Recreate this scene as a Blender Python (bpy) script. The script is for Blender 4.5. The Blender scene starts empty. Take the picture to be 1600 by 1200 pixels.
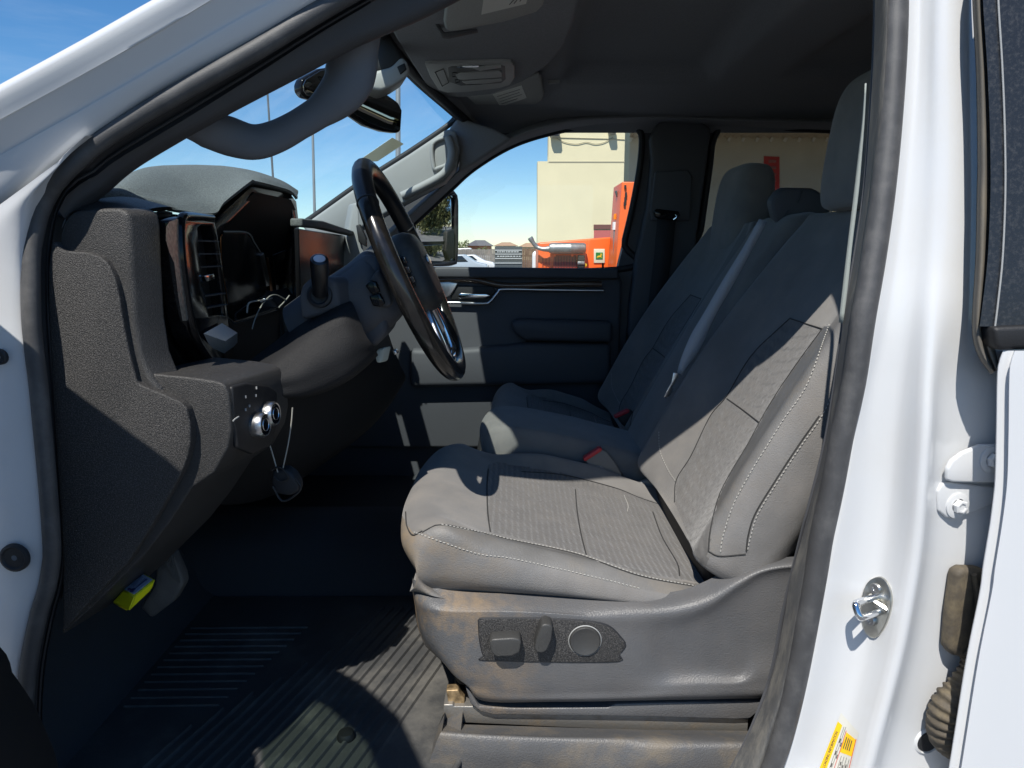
import bpy, bmesh, math, random
from mathutils import Vector, Matrix
from mathutils.bvhtree import BVHTree
from mathutils.geometry import tessellate_polygon
random.seed(7)
SC = bpy.context.scene
COL = SC.collection
R = math.radians
H = 1.62                      # eye height above the ground
F = 1109.0; PITCH = R(10.5)
CP, SP = math.cos(PITCH), math.sin(PITCH)
CAM = Vector((0, 0, H))

# ------------------------------------------------------------------ measuring helpers
def ray(u, v):
    X = (u-800)/F; Y = (600-v)/F
    return Vector((X, CP+Y*SP, -SP+Y*CP))
def at(u, v, y):
    d = ray(u, v); return CAM + d*(y/d.y)
def atx(u, v, x):
    d = ray(u, v); return CAM + d*(x/d.x)
def atz(u, v, z):
    d = ray(u, v); return CAM + d*((z-H)/d.z)
def atp(u, v, p, n):
    d = ray(u, v); return CAM + d*((Vector(p)-CAM).dot(n)/d.dot(n))
def row(pts): return [at(*p) for p in pts]
def W(x, y, z): return Vector((x, y, z+H))      # z measured from the eye level

def cr(p0, p1, p2, p3, t):
    return 0.5*((2*p1)+(-p0+p2)*t+(2*p0-5*p1+4*p2-p3)*t*t+(-p0+3*p1-3*p2+p3)*t*t*t)
def smooth(pts, n, closed=False):
    pts = [Vector(p) for p in pts]; m = len(pts)
    segs = m if closed else m-1
    dense = []
    K = 12
    for i in range(segs):
        a = pts[(i-1) % m] if (closed or i > 0) else pts[0]*2-pts[1]
        b = pts[i]; c = pts[(i+1) % m]
        d = pts[(i+2) % m] if (closed or i+2 < m) else c*2-b
        for k in range(K): dense.append(cr(a, b, c, d, k/K))
    dense.append(pts[0].copy() if closed else pts[-1].copy())
    L = [0.0]
    for i in range(1, len(dense)): L.append(L[-1]+(dense[i]-dense[i-1]).length)
    out = []; j = 0
    N = n if closed else n-1
    for k in range(n):
        s = L[-1]*k/N
        while j < len(L)-2 and L[j+1] < s: j += 1
        q = (s-L[j])/max(1e-9, L[j+1]-L[j])
        out.append(dense[j].lerp(dense[j+1], min(1, max(0, q))))
    return out
def linear(pts, n):
    pts = [Vector(p) for p in pts]
    L = [0.0]
    for i in range(1, len(pts)): L.append(L[-1]+(pts[i]-pts[i-1]).length)
    out = []; j = 0
    for k in range(n):
        s = L[-1]*k/(n-1)
        while j < len(L)-2 and L[j+1] < s: j += 1
        out.append(pts[j].lerp(pts[j+1], min(1, (s-L[j])/max(1e-9, L[j+1]-L[j]))))
    return out

# ------------------------------------------------------------------ object helpers
def wloc(o):
    v = Vector((0, 0, 0))
    while o is not None: v += o.location; o = o.parent
    return v
def tag(o, label, cat=None, group=None, kind=None):
    o['label'] = label
    if cat: o['category'] = cat
    if group: o['group'] = group
    if kind: o['kind'] = kind
    return o
def thing(name, label, cat, loc=(0, 0, 0), group=None):
    o = bpy.data.objects.new(name, None); COL.objects.link(o)
    o.location = loc; o.empty_display_size = .05
    return tag(o, label, cat, group)
def build(name, verts, faces, mat, parent=None, sharp=40, origin=None, recalc=True):
    off = wloc(parent) if parent is not None else Vector(origin or (0, 0, 0))
    me = bpy.data.meshes.new(name)
    me.from_pydata([tuple(Vector(v)-off) for v in verts], [], faces)
    mats = mat if isinstance(mat, (list, tuple)) else [mat]
    for m in mats: me.materials.append(m)
    if recalc:
        bm = bmesh.new(); bm.from_mesh(me)
        bmesh.ops.recalc_face_normals(bm, faces=bm.faces); bm.to_mesh(me); bm.free()
    me.polygons.foreach_set('use_smooth', [True]*len(me.polygons))
    me.set_sharp_from_angle(angle=R(sharp))
    me.update()
    o = bpy.data.objects.new(name, me); COL.objects.link(o)
    if parent is not None: o.parent = parent
    else: o.location = off
    return o
class MB:
    def __init__(s): s.v = []; s.f = []; s.mi = []
    def add(s, v, f, mi=0):
        n = len(s.v); s.v += [Vector(p) for p in v]
        s.f += [tuple(i+n for i in q) for q in f]; s.mi += [mi]*len(f); return s
    def grid(s, rows, closed_u=False, mi=0):
        nu = len(rows[0]); vs = [p for r in rows for p in r]; fs = []
        for i in range(len(rows)-1):
            for j in range(nu if closed_u else nu-1):
                a = i*nu+j; b = i*nu+(j+1) % nu
                fs.append((a, b, b+nu, a+nu))
        return s.add(vs, fs, mi)
    def tube(s, pts, r, n=8, closed=False, caps=True, flat=None, mi=0):
        P = [Vector(p) for p in pts]; m = len(P); rows = []
        T0 = None; N = None
        for i in range(m):
            a = P[(i-1) % m] if (closed or i > 0) else P[i]
            b = P[(i+1) % m] if (closed or i < m-1) else P[i]
            T = (b-a)
            if T.length < 1e-9: T = Vector((0, 0, 1))
            T.normalize()
            if N is None:
                N = T.orthogonal().normalized()
            else:
                N = (N-T*N.dot(T))
                if N.length < 1e-6: N = T.orthogonal()
                N.normalize()
            B = T.cross(N)
            rr = r[i] if isinstance(r, (list, tuple)) else r
            ring = []
            for k in range(n):
                th = 2*math.pi*k/n
                d = (N*math.cos(th)+B*math.sin(th))*rr
                if flat is not None:
                    ax, q = flat; d = d-ax*(d.dot(ax)*(1-q))
                ring.append(P[i]+d)
            rows.append(ring)
        if closed: rows.append(rows[0])
        base = len(s.v); s.grid(rows, closed_u=True, mi=mi)
        if caps and not closed:
            s.f.append(tuple(base+k for k in range(n))); s.mi.append(mi)
            s.f.append(tuple(base+(len(rows)-1)*n+k for k in range(n))); s.mi.append(mi)
        return s
    def box(s, c, size, rot=None, mi=0):
        hx, hy, hz = size[0]/2, size[1]/2, size[2]/2
        vs = [Vector((a*hx, b*hy, d*hz)) for a in (-1, 1) for b in (-1, 1) for d in (-1, 1)]
        if rot is not None: vs = [rot @ v for v in vs]
        vs = [v+Vector(c) for v in vs]
        return s.add(vs, [(0, 1, 3, 2), (4, 6, 7, 5), (0, 4, 5, 1), (2, 3, 7, 6), (0, 2, 6, 4), (1, 5, 7, 3)], mi)
    def cyl(s, c, axis, r, h, n=24, r2=None, mi=0):
        ax = Vector(axis).normalized(); N = ax.orthogonal().normalized(); B = ax.cross(N)
        r2 = r if r2 is None else r2
        a = [Vector(c)-ax*h/2+(N*math.cos(2*math.pi*k/n)+B*math.sin(2*math.pi*k/n))*r for k in range(n)]
        b = [Vector(c)+ax*h/2+(N*math.cos(2*math.pi*k/n)+B*math.sin(2*math.pi*k/n))*r2 for k in range(n)]
        return s.add(a+b, [(k, (k+1) % n, n+(k+1) % n, n+k) for k in range(n)]+[tuple(range(n)), tuple(range(n, 2*n))], mi)
    def lathe(s, c, axis, prof, n=28, mi=0):
        ax = Vector(axis).normalized(); N = ax.orthogonal().normalized(); B = ax.cross(N)
        rows = [[Vector(c)+ax*h+(N*math.cos(2*math.pi*k/n)+B*math.sin(2*math.pi*k/n))*max(r, 1e-5) for k in range(n)] for r, h in prof]
        return s.grid(rows, closed_u=True, mi=mi)
    def build(s, name, mat, parent=None, sharp=40, origin=None, recalc=True):
        o = build(name, s.v, s.f, mat, parent, sharp, origin, recalc=False)
        if recalc:
            bm = bmesh.new(); bm.from_mesh(o.data)
            bmesh.ops.recalc_face_normals(bm, faces=bm.faces); bm.to_mesh(o.data); bm.free()
            o.data.set_sharp_from_angle(angle=R(sharp))
        if any(s.mi): o.data.polygons.foreach_set('material_index', s.mi)
        return o
def slab(name, poly, vec, mat, parent=None, bevel=.004, seg=3, holes=(), origin=None, sharp=35):
    """polygon (3-D points) given a real thickness, its edges rounded"""
    poly = [Vector(p) for p in poly]; vec = Vector(vec)
    bm = bmesh.new()
    if holes:
        loops = [poly]+[[Vector(p) for p in h] for h in holes]
        flat = [p for l in loops for p in l]
        tris = tessellate_polygon(loops)
        a = [bm.verts.new(p) for p in flat]; b = [bm.verts.new(p+vec) for p in flat]
        for t in tris:
            try:
                bm.faces.new([a[i] for i in t]); bm.faces.new([b[i] for i in reversed(t)])
            except ValueError: pass
        base = 0
        for l in loops:
            n = len(l)
            for i in range(n):
                j = (i+1) % n
                bm.faces.new((a[base+i], a[base+j], b[base+j], b[base+i]))
            base += n
        bmesh.ops.dissolve_limit(bm, angle_limit=R(1), verts=bm.verts, edges=bm.edges)
    else:
        a = [bm.verts.new(p) for p in poly]; b = [bm.verts.new(p+vec) for p in poly]
        bm.faces.new(a); bm.faces.new(list(reversed(b)))
        n = len(a)
        for i in range(n):
            j = (i+1) % n; bm.faces.new((a[i], b[i], b[j], a[j]))
    bmesh.ops.recalc_face_normals(bm, faces=bm.faces)
    if bevel > 0:
        ed = [e for e in bm.edges if len(e.link_faces) == 2 and e.calc_face_angle(0) > R(28)]
        bmesh.ops.bevel(bm, geom=ed, offset=bevel, segments=seg, affect='EDGES', profile=.5, clamp_overlap=True)
    me = bpy.data.meshes.new(name)
    off = wloc(parent) if parent is not None else Vector(origin or (0, 0, 0))
    bmesh.ops.translate(bm, verts=bm.verts, vec=-off)
    bm.to_mesh(me); bm.free()
    me.materials.append(mat)
    me.polygons.foreach_set('use_smooth', [True]*len(me.polygons))
    me.set_sharp_from_angle(angle=R(sharp))
    o = bpy.data.objects.new(name, me); COL.objects.link(o)
    if parent is not None: o.parent = parent
    else: o.location = off
    return o
def pslab(name, pix, y, th, mat, parent=None, **k):
    return slab(name, [at(u, v, y) for u, v in pix], (0, th, 0), mat, parent, **k)
def rpoly(pts, n): return smooth(pts, n, closed=True)
def loft(rows, nu, nv, lin=False):
    """rows of 3-D points -> dense grid; smooth along and across"""
    R1 = [(linear if lin else smooth)(r, nu) for r in rows]
    cols = []
    for j in range(nu):
        c = [r[j] for r in R1]
        out = []
        m = len(c)
        for i in range(m-1):
            a = c[i-1] if i > 0 else c[0]*2-c[1]
            d = c[i+2] if i+2 < m else c[i+1]*2-c[i]
            for k in range(nv): out.append(cr(a, c[i], c[i+1], d, k/nv))
        out.append(c[-1]); cols.append(out)
    return [[cols[j][i] for j in range(nu)] for i in range(len(cols[0]))]
def sheet(name, rows, nu, nv, mat, parent=None, th=0, sharp=50, flip=False, lin=False):
    g = loft(rows, nu, nv, lin)
    m = MB(); m.grid(g)
    o = m.build(name, mat, parent, sharp, recalc=False)
    if th:
        # give it thickness away from the eye
        bm = bmesh.new(); bm.from_mesh(o.data)
        bm.normal_update()
        off = wloc(parent) if parent is not None else Vector((0, 0, 0))
        s = sum((1 if f.normal.dot(CAM-off-f.calc_center_median()) > 0 else -1)*f.calc_area() for f in bm.faces)
        if s < 0: bmesh.ops.reverse_faces(bm, faces=bm.faces)
        bm.normal_update()
        vs = list(bm.verts); back = {}
        for v in vs: back[v] = bm.verts.new(v.co - v.normal*th)
        fs = list(bm.faces)
        for f in fs: bm.faces.new([back[v] for v in reversed(f.verts)])
        for e in list(bm.edges):
            if len(e.link_faces) == 1 and e.verts[0] in back and e.verts[1] in back:
                a, b = e.verts; bm.faces.new((a, b, back[b], back[a]))
        bmesh.ops.recalc_face_normals(bm, faces=bm.faces)
        bm.to_mesh(o.data); bm.free()
        o.data.polygons.foreach_set('use_smooth', [True]*len(o.data.polygons))
        o.data.set_sharp_from_angle(angle=R(sharp))
    return o
def rbox(name, c, size, mat, parent=None, rot=None, bevel=.006, seg=3):
    m = MB(); m.box((0, 0, 0), size)
    bm = bmesh.new()
    vs = [bm.verts.new(v) for v in m.v]
    for f in m.f: bm.faces.new([vs[i] for i in f])
    bmesh.ops.recalc_face_normals(bm, faces=bm.faces)
    bmesh.ops.bevel(bm, geom=list(bm.edges), offset=min(bevel, min(size)*.49), segments=seg, affect='EDGES', profile=.5)
    if rot is not None: bmesh.ops.rotate(bm, verts=bm.verts, cent=(0, 0, 0), matrix=rot)
    off = wloc(parent) if parent is not None else Vector((0, 0, 0))
    bmesh.ops.translate(bm, verts=bm.verts, vec=Vector(c)-off)
    me = bpy.data.meshes.new(name); bm.to_mesh(me); bm.free(); me.materials.append(mat)
    me.polygons.foreach_set('use_smooth', [True]*len(me.polygons)); me.set_sharp_from_angle(angle=R(35))
    o = bpy.data.objects.new(name, me); COL.objects.link(o)
    if parent is not None: o.parent = parent
    return o
def tubeobj(name, pts, r, mat, parent=None, n=10, closed=False, flat=None, samples=None, origin=None):
    if samples: pts = smooth(pts, samples, closed)
    if isinstance(r, (list, tuple)) and len(r) != len(pts):
        rr = r; M = len(pts); r = []
        for i in range(M):
            q = i/(M-1)*(len(rr)-1); k = min(int(q), len(rr)-2); r.append(rr[k]+(rr[k+1]-rr[k])*(q-k))
    return MB().tube(pts, r, n, closed, flat=flat).build(name, mat, parent, 50, origin=origin)
def bvh_of(o):
    off = wloc(o); me = o.data
    return BVHTree.FromPolygons([v.co+off for v in me.vertices], [tuple(p.vertices) for p in me.polygons])
def hit(b, u, v, lift=.0015):
    d = ray(u, v).normalized()
    p, n, i, t = b.ray_cast(CAM, d)
    if p is None: return None
    if n.dot(d) > 0: n = -n
    return p+n*lift
def onto(b, pix, n, lift=.0015):
    q = smooth([Vector((u, v, 0)) for u, v in pix], n)
    out = [hit(b, p.x, p.y, lift) for p in q]
    return [p for p in out if p is not None]
def stitches(name, b, pixlines, mat, parent, r=.0009, gap=.0068, dash=.0042):
    for pix in pixlines:
        m = MB()
        pts = onto(b, pix, 60)
        if len(pts) < 4: continue
        L = sum((pts[i+1]-pts[i]).length for i in range(len(pts)-1))
        n = max(6, int(L/gap)); q = linear(pts, n*4)
        for i in range(0, n*4-3, 4):
            m.tube([q[i], q[i+1], q[i+2]], r, 5)
        m.build(name, mat, parent, 50)
def seams(name, b, pixlines, mat, parent, r=.0014, lift=.0002):
    for pix in pixlines:
        pts = onto(b, pix, 40, lift)
        if len(pts) > 3: MB().tube(pts, r, 6).build(name, mat, parent, 60)
def lettering(name, s, size, mat_, parent, M, depth=.0004, align='CENTER'):
    cu = bpy.data.curves.new(name, 'FONT'); cu.body = s; cu.size = size; cu.extrude = depth
    cu.align_x = align; cu.align_y = 'CENTER'
    t = bpy.data.objects.new(name+'_src', cu); COL.objects.link(t)
    bpy.context.view_layer.update()
    me = bpy.data.meshes.new_from_object(t.evaluated_get(bpy.context.evaluated_depsgraph_get()))
    bpy.data.objects.remove(t); bpy.data.curves.remove(cu)
    me.name = name
    off = wloc(parent)
    me.transform(Matrix.Translation(-off) @ M)
    me.materials.clear(); me.materials.append(mat_)
    o = bpy.data.objects.new(name, me); COL.objects.link(o); o.parent = parent
    return o
def frame(o, x, y):
    """matrix with origin o, x axis x, y axis towards y"""
    x = Vector(x).normalized(); z = x.cross(Vector(y)).normalized(); y = z.cross(x)
    M = Matrix((x, y, z)).transposed().to_4x4(); M.translation = Vector(o); return M
def copy_tree(o, parent=None, delta=(0, 0, 0)):
    c = o.copy(); COL.objects.link(c)
    if parent is not None: c.parent = parent
    else: c.location = o.location+Vector(delta)
    for ch in list(o.children): copy_tree(ch, c)
    return c

# ------------------------------------------------------------------ materials
def mat(name, col, rough=.5, metal=0, bump=0, bscale=300, var=0, vscale=6, dust=None, dscale=5, damt=.0, coat=0,
        spec=.5, weave=0, sheen=0, bscale2=0, bump2=0, stretch=None, fade=None, bdist=.0015, dr=(.48, .72)):
    m = bpy.data.materials.new(name); m.use_nodes = True
    nt = m.node_tree; N = nt.nodes; L = nt.links
    b = N['Principled BSDF']
    b.inputs['Roughness'].default_value = rough; b.inputs['Metallic'].default_value = metal
    b.inputs['Specular IOR Level'].default_value = spec
    b.inputs['Coat Weight'].default_value = coat; b.inputs['Coat Roughness'].default_value = .04
    b.inputs['Sheen Weight'].default_value = sheen
    b.inputs['Base Color'].default_value = (*col, 1)
    tc = N.new('ShaderNodeTexCoord'); src = tc.outputs['Object']
    if stretch:
        mp = N.new('ShaderNodeMapping'); mp.inputs['Scale'].default_value = stretch
        L.new(src, mp.inputs['Vector']); src = mp.outputs['Vector']
    cur = None
    def mixcol(fac, a, c2):
        mx = N.new('ShaderNodeMix'); mx.data_type = 'RGBA'
        L.new(fac, mx.inputs[0])
        if a is None: mx.inputs[6].default_value = (*col, 1)
        else: L.new(a, mx.inputs[6])
        mx.inputs[7].default_value = (*c2, 1)
        return mx.outputs[2]
    if var:
        n = N.new('ShaderNodeTexNoise'); n.inputs['Scale'].default_value = vscale; n.inputs['Detail'].default_value = 5
        L.new(src, n.inputs['Vector'])
        rp = N.new('ShaderNodeValToRGB')
        rp.color_ramp.elements[0].position = .3; rp.color_ramp.elements[1].position = .7
        lo = [c*(1-var) for c in col]; hi = [min(1, c*(1+var)) for c in col]
        rp.color_ramp.elements[0].color = (*lo, 1); rp.color_ramp.elements[1].color = (*hi, 1)
        L.new(n.outputs['Fac'], rp.inputs['Fac']); cur = rp.outputs['Color']
    if dust:
        n = N.new('ShaderNodeTexNoise'); n.inputs['Scale'].default_value = dscale; n.inputs['Detail'].default_value = 8
        n.inputs['Roughness'].default_value = .7
        L.new(src, n.inputs['Vector'])
        rp = N.new('ShaderNodeValToRGB')
        rp.color_ramp.elements[0].position = dr[0]; rp.color_ramp.elements[1].position = dr[1]
        rp.color_ramp.elements[0].color = (0, 0, 0, 1); rp.color_ramp.elements[1].color = (damt, damt, damt, 1)
        L.new(n.outputs['Fac'], rp.inputs['Fac'])
        fac = rp.outputs['Color']
        if fade:      # dirt gathers towards one end of the thing: x from fade[0] (full) to fade[1] (least)
            sx = N.new('ShaderNodeSeparateXYZ'); L.new(tc.outputs['Object'], sx.inputs[0])
            mr2 = N.new('ShaderNodeMapRange'); mr2.inputs[1].default_value = fade[0]; mr2.inputs[2].default_value = fade[1]
            mr2.inputs[3].default_value = 1; mr2.inputs[4].default_value = fade[2]
            L.new(sx.outputs[0], mr2.inputs[0])
            ml = N.new('ShaderNodeMath'); ml.operation = 'MULTIPLY'; L.new(fac, ml.inputs[0]); L.new(mr2.outputs[0], ml.inputs[1]); fac = ml.outputs[0]
        cur = mixcol(fac, cur, dust)
        mr = N.new('ShaderNodeMath'); mr.operation = 'MULTIPLY_ADD'
        L.new(fac, mr.inputs[0]); mr.inputs[1].default_value = .35; mr.inputs[2].default_value = rough
        L.new(mr.outputs[0], b.inputs['Roughness'])
    if cur is not None: L.new(cur, b.inputs['Base Color'])
    prev = None
    def addbump(h, st, dist=.001):
        nonlocal prev
        bp = N.new('ShaderNodeBump'); bp.inputs['Strength'].default_value = st; bp.inputs['Distance'].default_value = dist
        L.new(h, bp.inputs['Height'])
        if prev is not None: L.new(prev, bp.inputs['Normal'])
        prev = bp.outputs['Normal']
    if bump:
        n = N.new('ShaderNodeTexNoise'); n.inputs['Scale'].default_value = bscale; n.inputs['Detail'].default_value = 2
        L.new(src, n.inputs['Vector']); addbump(n.outputs['Fac'], bump, bdist)
    if bump2:
        n = N.new('ShaderNodeTexNoise'); n.inputs['Scale'].default_value = bscale2; n.inputs['Detail'].default_value = 3
        L.new(src, n.inputs['Vector']); addbump(n.outputs['Fac'], bump2, .004)
    if weave:
        w = N.new('ShaderNodeTexWave'); w.wave_type = 'BANDS'; w.bands_direction = 'X'
        w.inputs['Scale'].default_value = weave; w.inputs['Distortion'].default_value = 2.2
        w.inputs['Detail'].default_value = 2; w.inputs['Detail Scale'].default_value = 1.6
        L.new(src, w.inputs['Vector']); addbump(w.outputs['Fac'], .85, .0022)
    if prev is not None: L.new(prev, b.inputs['Normal'])
    return m
def glass(name, tint, refl=1.0, rough=0.0, film=0):
    m = bpy.data.materials.new(name); m.use_nodes = True
    nt = m.node_tree; N = nt.nodes; L = nt.links
    N.remove(N['Principled BSDF']); out = N['Material Output']
    t = N.new('ShaderNodeBsdfTransparent'); t.inputs['Color'].default_value = (*tint, 1)
    g = N.new('ShaderNodeBsdfGlossy'); g.inputs['Roughness'].default_value = rough
    fr = N.new('ShaderNodeLayerWeight'); fr.inputs['Blend'].default_value = .5
    pw = N.new('ShaderNodeMath'); pw.operation = 'POWER'; pw.inputs[1].default_value = 5
    mu = N.new('ShaderNodeMath'); mu.operation = 'MULTIPLY_ADD'; mu.inputs[1].default_value = .9*refl; mu.inputs[2].default_value = .04*refl
    mx = N.new('ShaderNodeMixShader')
    L.new(fr.outputs['Facing'], pw.inputs[0]); L.new(pw.outputs[0], mu.inputs[0]); L.new(mu.outputs[0], mx.inputs[0])
    L.new(t.outputs[0], mx.inputs[1]); L.new(g.outputs[0], mx.inputs[2]); res = mx.outputs[0]
    if film:      # dusty film with wiped streaks
        tc = N.new('ShaderNodeTexCoord'); mp = N.new('ShaderNodeMapping'); mp.inputs['Scale'].default_value = (2, 5, 2); mp.inputs['Rotation'].default_value = (.4, .3, .7)
        L.new(tc.outputs['Object'], mp.inputs['Vector'])
        n = N.new('ShaderNodeTexNoise'); n.inputs['Scale'].default_value = 3; n.inputs['Detail'].default_value = 9; n.inputs['Roughness'].default_value = .7
        L.new(mp.outputs[0], n.inputs['Vector'])
        r = N.new('ShaderNodeValToRGB'); r.color_ramp.elements[0].position = .35; r.color_ramp.elements[0].color = (film*.25,)*3+(1,)
        r.color_ramp.elements[1].position = .75; r.color_ramp.elements[1].color = (film,)*3+(1,)
        L.new(n.outputs['Fac'], r.inputs['Fac'])
        df = N.new('ShaderNodeBsdfTranslucent'); df.inputs['Color'].default_value = (.75, .76, .74, 1)
        m2 = N.new('ShaderNodeMixShader'); L.new(r.outputs['Color'], m2.inputs[0]); L.new(res, m2.inputs[1]); L.new(df.outputs[0], m2.inputs[2]); res = m2.outputs[0]
    L.new(res, out.inputs['Surface'])
    return m

DUST = (.30, .20, .10)
M = dict(
 white=mat('white_paint', (.64, .65, .66), .22, coat=.6, bump2=.02, bscale2=14, spec=.5),
 white_jamb=mat('white_jamb_paint', (.62, .63, .64), .28, coat=.4, bump2=.03, bscale2=20, dust=(.55, .52, .46), dscale=9, damt=.16),
 rubber=mat('seal_rubber', (.065, .065, .067), .5, bump=.3, bscale=900, var=.15, vscale=30, dust=(.17, .165, .155), dscale=30, damt=.3),
 rubber_dark=mat('dark_rubber', (.016, .017, .02), .6, bump=.15, bscale=600),
 old_rubber=mat('weathered_rubber', (.11, .10, .085), .75, bump=.35, bscale=160, var=.3, vscale=22, dust=(.24, .20, .14), dscale=30, damt=.5, stretch=(1, 1, .25)),
 trim=mat('grey_trim_plastic', (.055, .055, .058), .6, bump=.5, bscale=1400),
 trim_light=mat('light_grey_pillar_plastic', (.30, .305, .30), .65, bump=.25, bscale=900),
 dash=mat('grained_dash_plastic', (.030, .0295, .029), .43, bump=.8, bscale=760, bdist=.0014, var=.12, vscale=20, dust=(.13, .12, .115), dscale=420, damt=.4),
 dash_cover=mat('fine_grain_panel_plastic', (.019, .0185, .0185), .46, bump=.9, bscale=900, bdist=.0014, dust=(.22, .21, .20), dscale=520, damt=.65),
 dash_top=mat('soft_dash_top', (.13, .14, .135), .7, bump=.9, bscale=700, bdist=.0016, var=.5, vscale=420),
 dark=mat('black_plastic', (.012, .012, .013), .55, bump=.25, bscale=700),
 navy=mat('black_door_trim', (.068, .070, .078), .6, bump=.35, bscale=700),
 gloss=mat('gloss_black', (.006, .006, .007), .10, spec=.3, dust=(.10, .10, .10), dscale=90, damt=.06),
 haze_screen=mat('smoky_screen', (.012, .012, .013), .24, spec=.2),
 inner=mat('smoky_cluster_plastic', (.005, .005, .006), .6, spec=.08),
 knee=mat('shade_dark_knee_plastic', (.018, .018, .019), .6, spec=.2, bump=.7, bscale=760, bdist=.0014),  # darker copy of the dash plastic, shade put into its colour
 foot=mat('foot_sky_sheen', (.55, .56, .58), .3, metal=.2),  # chrome foot, its sky reflection put into a pale base colour
 rim=mat('dark_polished_rim', (.012, .011, .010), .2, spec=.55, var=.35, vscale=26, coat=.12, bump=.08, bscale=60, dust=(.08, .07, .06), dscale=34, damt=.15),
 leather=mat('black_leather', (.010, .011, .013), .3, bump=.2, bscale=420, spec=.55),
 chrome=mat('chrome', (.78, .79, .80), .12, metal=1),
 satin=mat('satin_chrome', (.62, .62, .62), .3, metal=1),
 steel=mat('zinc_steel', (.56, .55, .50), .34, metal=1, var=.12, vscale=60, bump=.1, bscale=300),
 copper=mat('copper_accent', (.45, .2, .08), .3, metal=1),
 fabric=mat('grey_seat_fabric', (.168, .161, .153), .92, bump=.5, bscale=900, var=.12, vscale=14, sheen=.25, dust=(.25, .215, .175), dscale=7, damt=.4, spec=.2),
 insert=mat('ribbed_insert_fabric', (.120, .115, .110), .9, bump=.45, bscale=900, var=.1, vscale=30, sheen=.25, weave=26, dust=(.18, .16, .135), dscale=7, damt=.3, spec=.2),
 vinyl=mat('dark_grey_vinyl', (.145, .142, .138), .5, bump=.55, bscale=480, var=.12, vscale=20, dust=(.22, .18, .13), dscale=8, damt=.45),
 side_vinyl=mat('seat_side_fabric', (.165, .162, .160), .8, bump=.6, bscale=500, var=.12, vscale=20, dust=(.27, .20, .12), dscale=9, damt=.85, dr=(.40, .66), fade=(-.30, -.05, .12)),
 thread=mat('pale_thread', (.42, .41, .38), .8),
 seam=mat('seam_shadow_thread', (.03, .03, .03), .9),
 switch=mat('seat_switch_plastic', (.045, .045, .044), .45, bump=.3, bscale=800),
 cover=mat('seat_base_plastic', (.098, .099, .103), .42, bump=.6, bscale=420, var=.1, vscale=12, dust=DUST, dscale=15, damt=.75, dr=(.44, .66), fade=(-.24, -.02, .05)),
 sill=mat('dusty_sill_plastic', (.088, .088, .09), .45, bump=.6, bscale=380, var=.1, vscale=12, dust=(.24, .18, .10), dscale=11, damt=.45),
 mat=mat('floor_mat_rubber', (.055, .056, .057), .5, bump=.3, bscale=300, dust=(.18, .17, .15), dscale=6, damt=.6),
 carpet=mat('black_carpet', (.04, .043, .048), .95, bump=.8, bscale=500),
 roof=mat('dark_headliner_cloth', (.235, .24, .25), .95, bump=.4, bscale=900, var=.12, vscale=300),
 visor=mat('grey_visor_cloth', (.33, .33, .31), .9, bump=.4, bscale=900, var=.1, vscale=300),
 console=mat('grey_console_plastic', (.36, .36, .34), .5, bump=.3, bscale=900),
 paper=mat('label_paper', (.62, .61, .55), .6),
 ink=mat('label_ink', (.06, .06, .06), .7),
 red=mat('red_plastic', (.45, .02, .03), .45),
 webbing=mat('grey_belt_webbing', (.42, .44, .47), .8, bump=.6, bscale=1500, stretch=(1, 1, .2)),
 dark_web=mat('black_belt_webbing', (.03, .03, .032), .8, bump=.6, bscale=1500),
 yellow=mat('fluorescent_yellow_plastic', (.72, .74, .01), .4),
 blue_lab=mat('pale_blue_label', (.45, .52, .66), .5),
 blue_ink=mat('dark_blue_ink', (.02, .03, .12), .6),
 wire=mat('grey_wire', (.34, .33, .29), .5),
 amber=mat('label_amber', (.90, .55, .01), .5),
 lab_red=mat('label_red', (.6, .04, .03), .6),
 wglass=glass('windshield_glass', (.86, .97, .98), .5, film=.10),
 cglass=glass('clear_side_glass', (.975, .985, .975), .5),
 gglass=glass('green_tint_glass', (.60, .68, .63), .6),
 tglass=glass('tinted_glass', (.62, .60, .56), .5),
 mirror=mat('mirror_silver', (.85, .86, .86), .015, metal=1),
 dim_mirror=mat('auto_dim_mirror', (.38, .38, .36), .02, metal=1),
 screen=mat('dark_screen', (.006, .007, .009), .16, spec=.5),
 hood=mat('satin_black_hood', (.008, .008, .009), .5, bump=.15, bscale=500, dust=(.05, .05, .05), dscale=120, damt=.15, spec=.12),
 lens=mat('clear_lamp_lens', (.75, .76, .78), .08, metal=1),
)
# ================================================================== THE TRUCK'S SHELL
truck = thing('pickup_truck', 'white crew cab pickup truck seen through its open driver door', 'pickup truck', (0, 1.84, 0))

# ---- driver-side A-pillar and roof rail
C0 = [(-230, 262, 0.918), (-80, 180, 0.918), (0, 136, 0.923), (125, 68, 0.938), (245, 0, 0.948), (400, -85, 0.963), (620, -190, 0.978), (900, -290, 0.988), (1200, -310, 0.988)]
C0b = [at(*p)+Vector((-.03, .13, -.03)) for p in C0]
C0c = [at(*p)+Vector((-.01, .03, .004)) for p in C0]
C1 = [(-230, 318, 0.925), (-80, 227, 0.925), (0, 183, 0.93), (125, 115, 0.945), (245, 47, 0.955), (400, -42, 0.97), (620, -140, 0.985), (900, -235, 0.995), (1200, -270, 0.995)]
C1b = [(-230, 326, 0.928), (-80, 234, 0.928), (0, 191, 0.933), (125, 122, 0.948), (245, 55, 0.958), (400, -35, 0.973), (620, -132, 0.988), (900, -228, 0.998), (1200, -265, 0.998)]
C2 = [(-230, 380, 0.946), (-80, 285, 0.946), (0, 242, 0.951), (125, 171, 0.966), (240, 104, 0.976), (400, 13, 0.991), (620, -95, 1.006), (900, -200, 1.016), (1200, -245, 1.016)]
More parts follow.
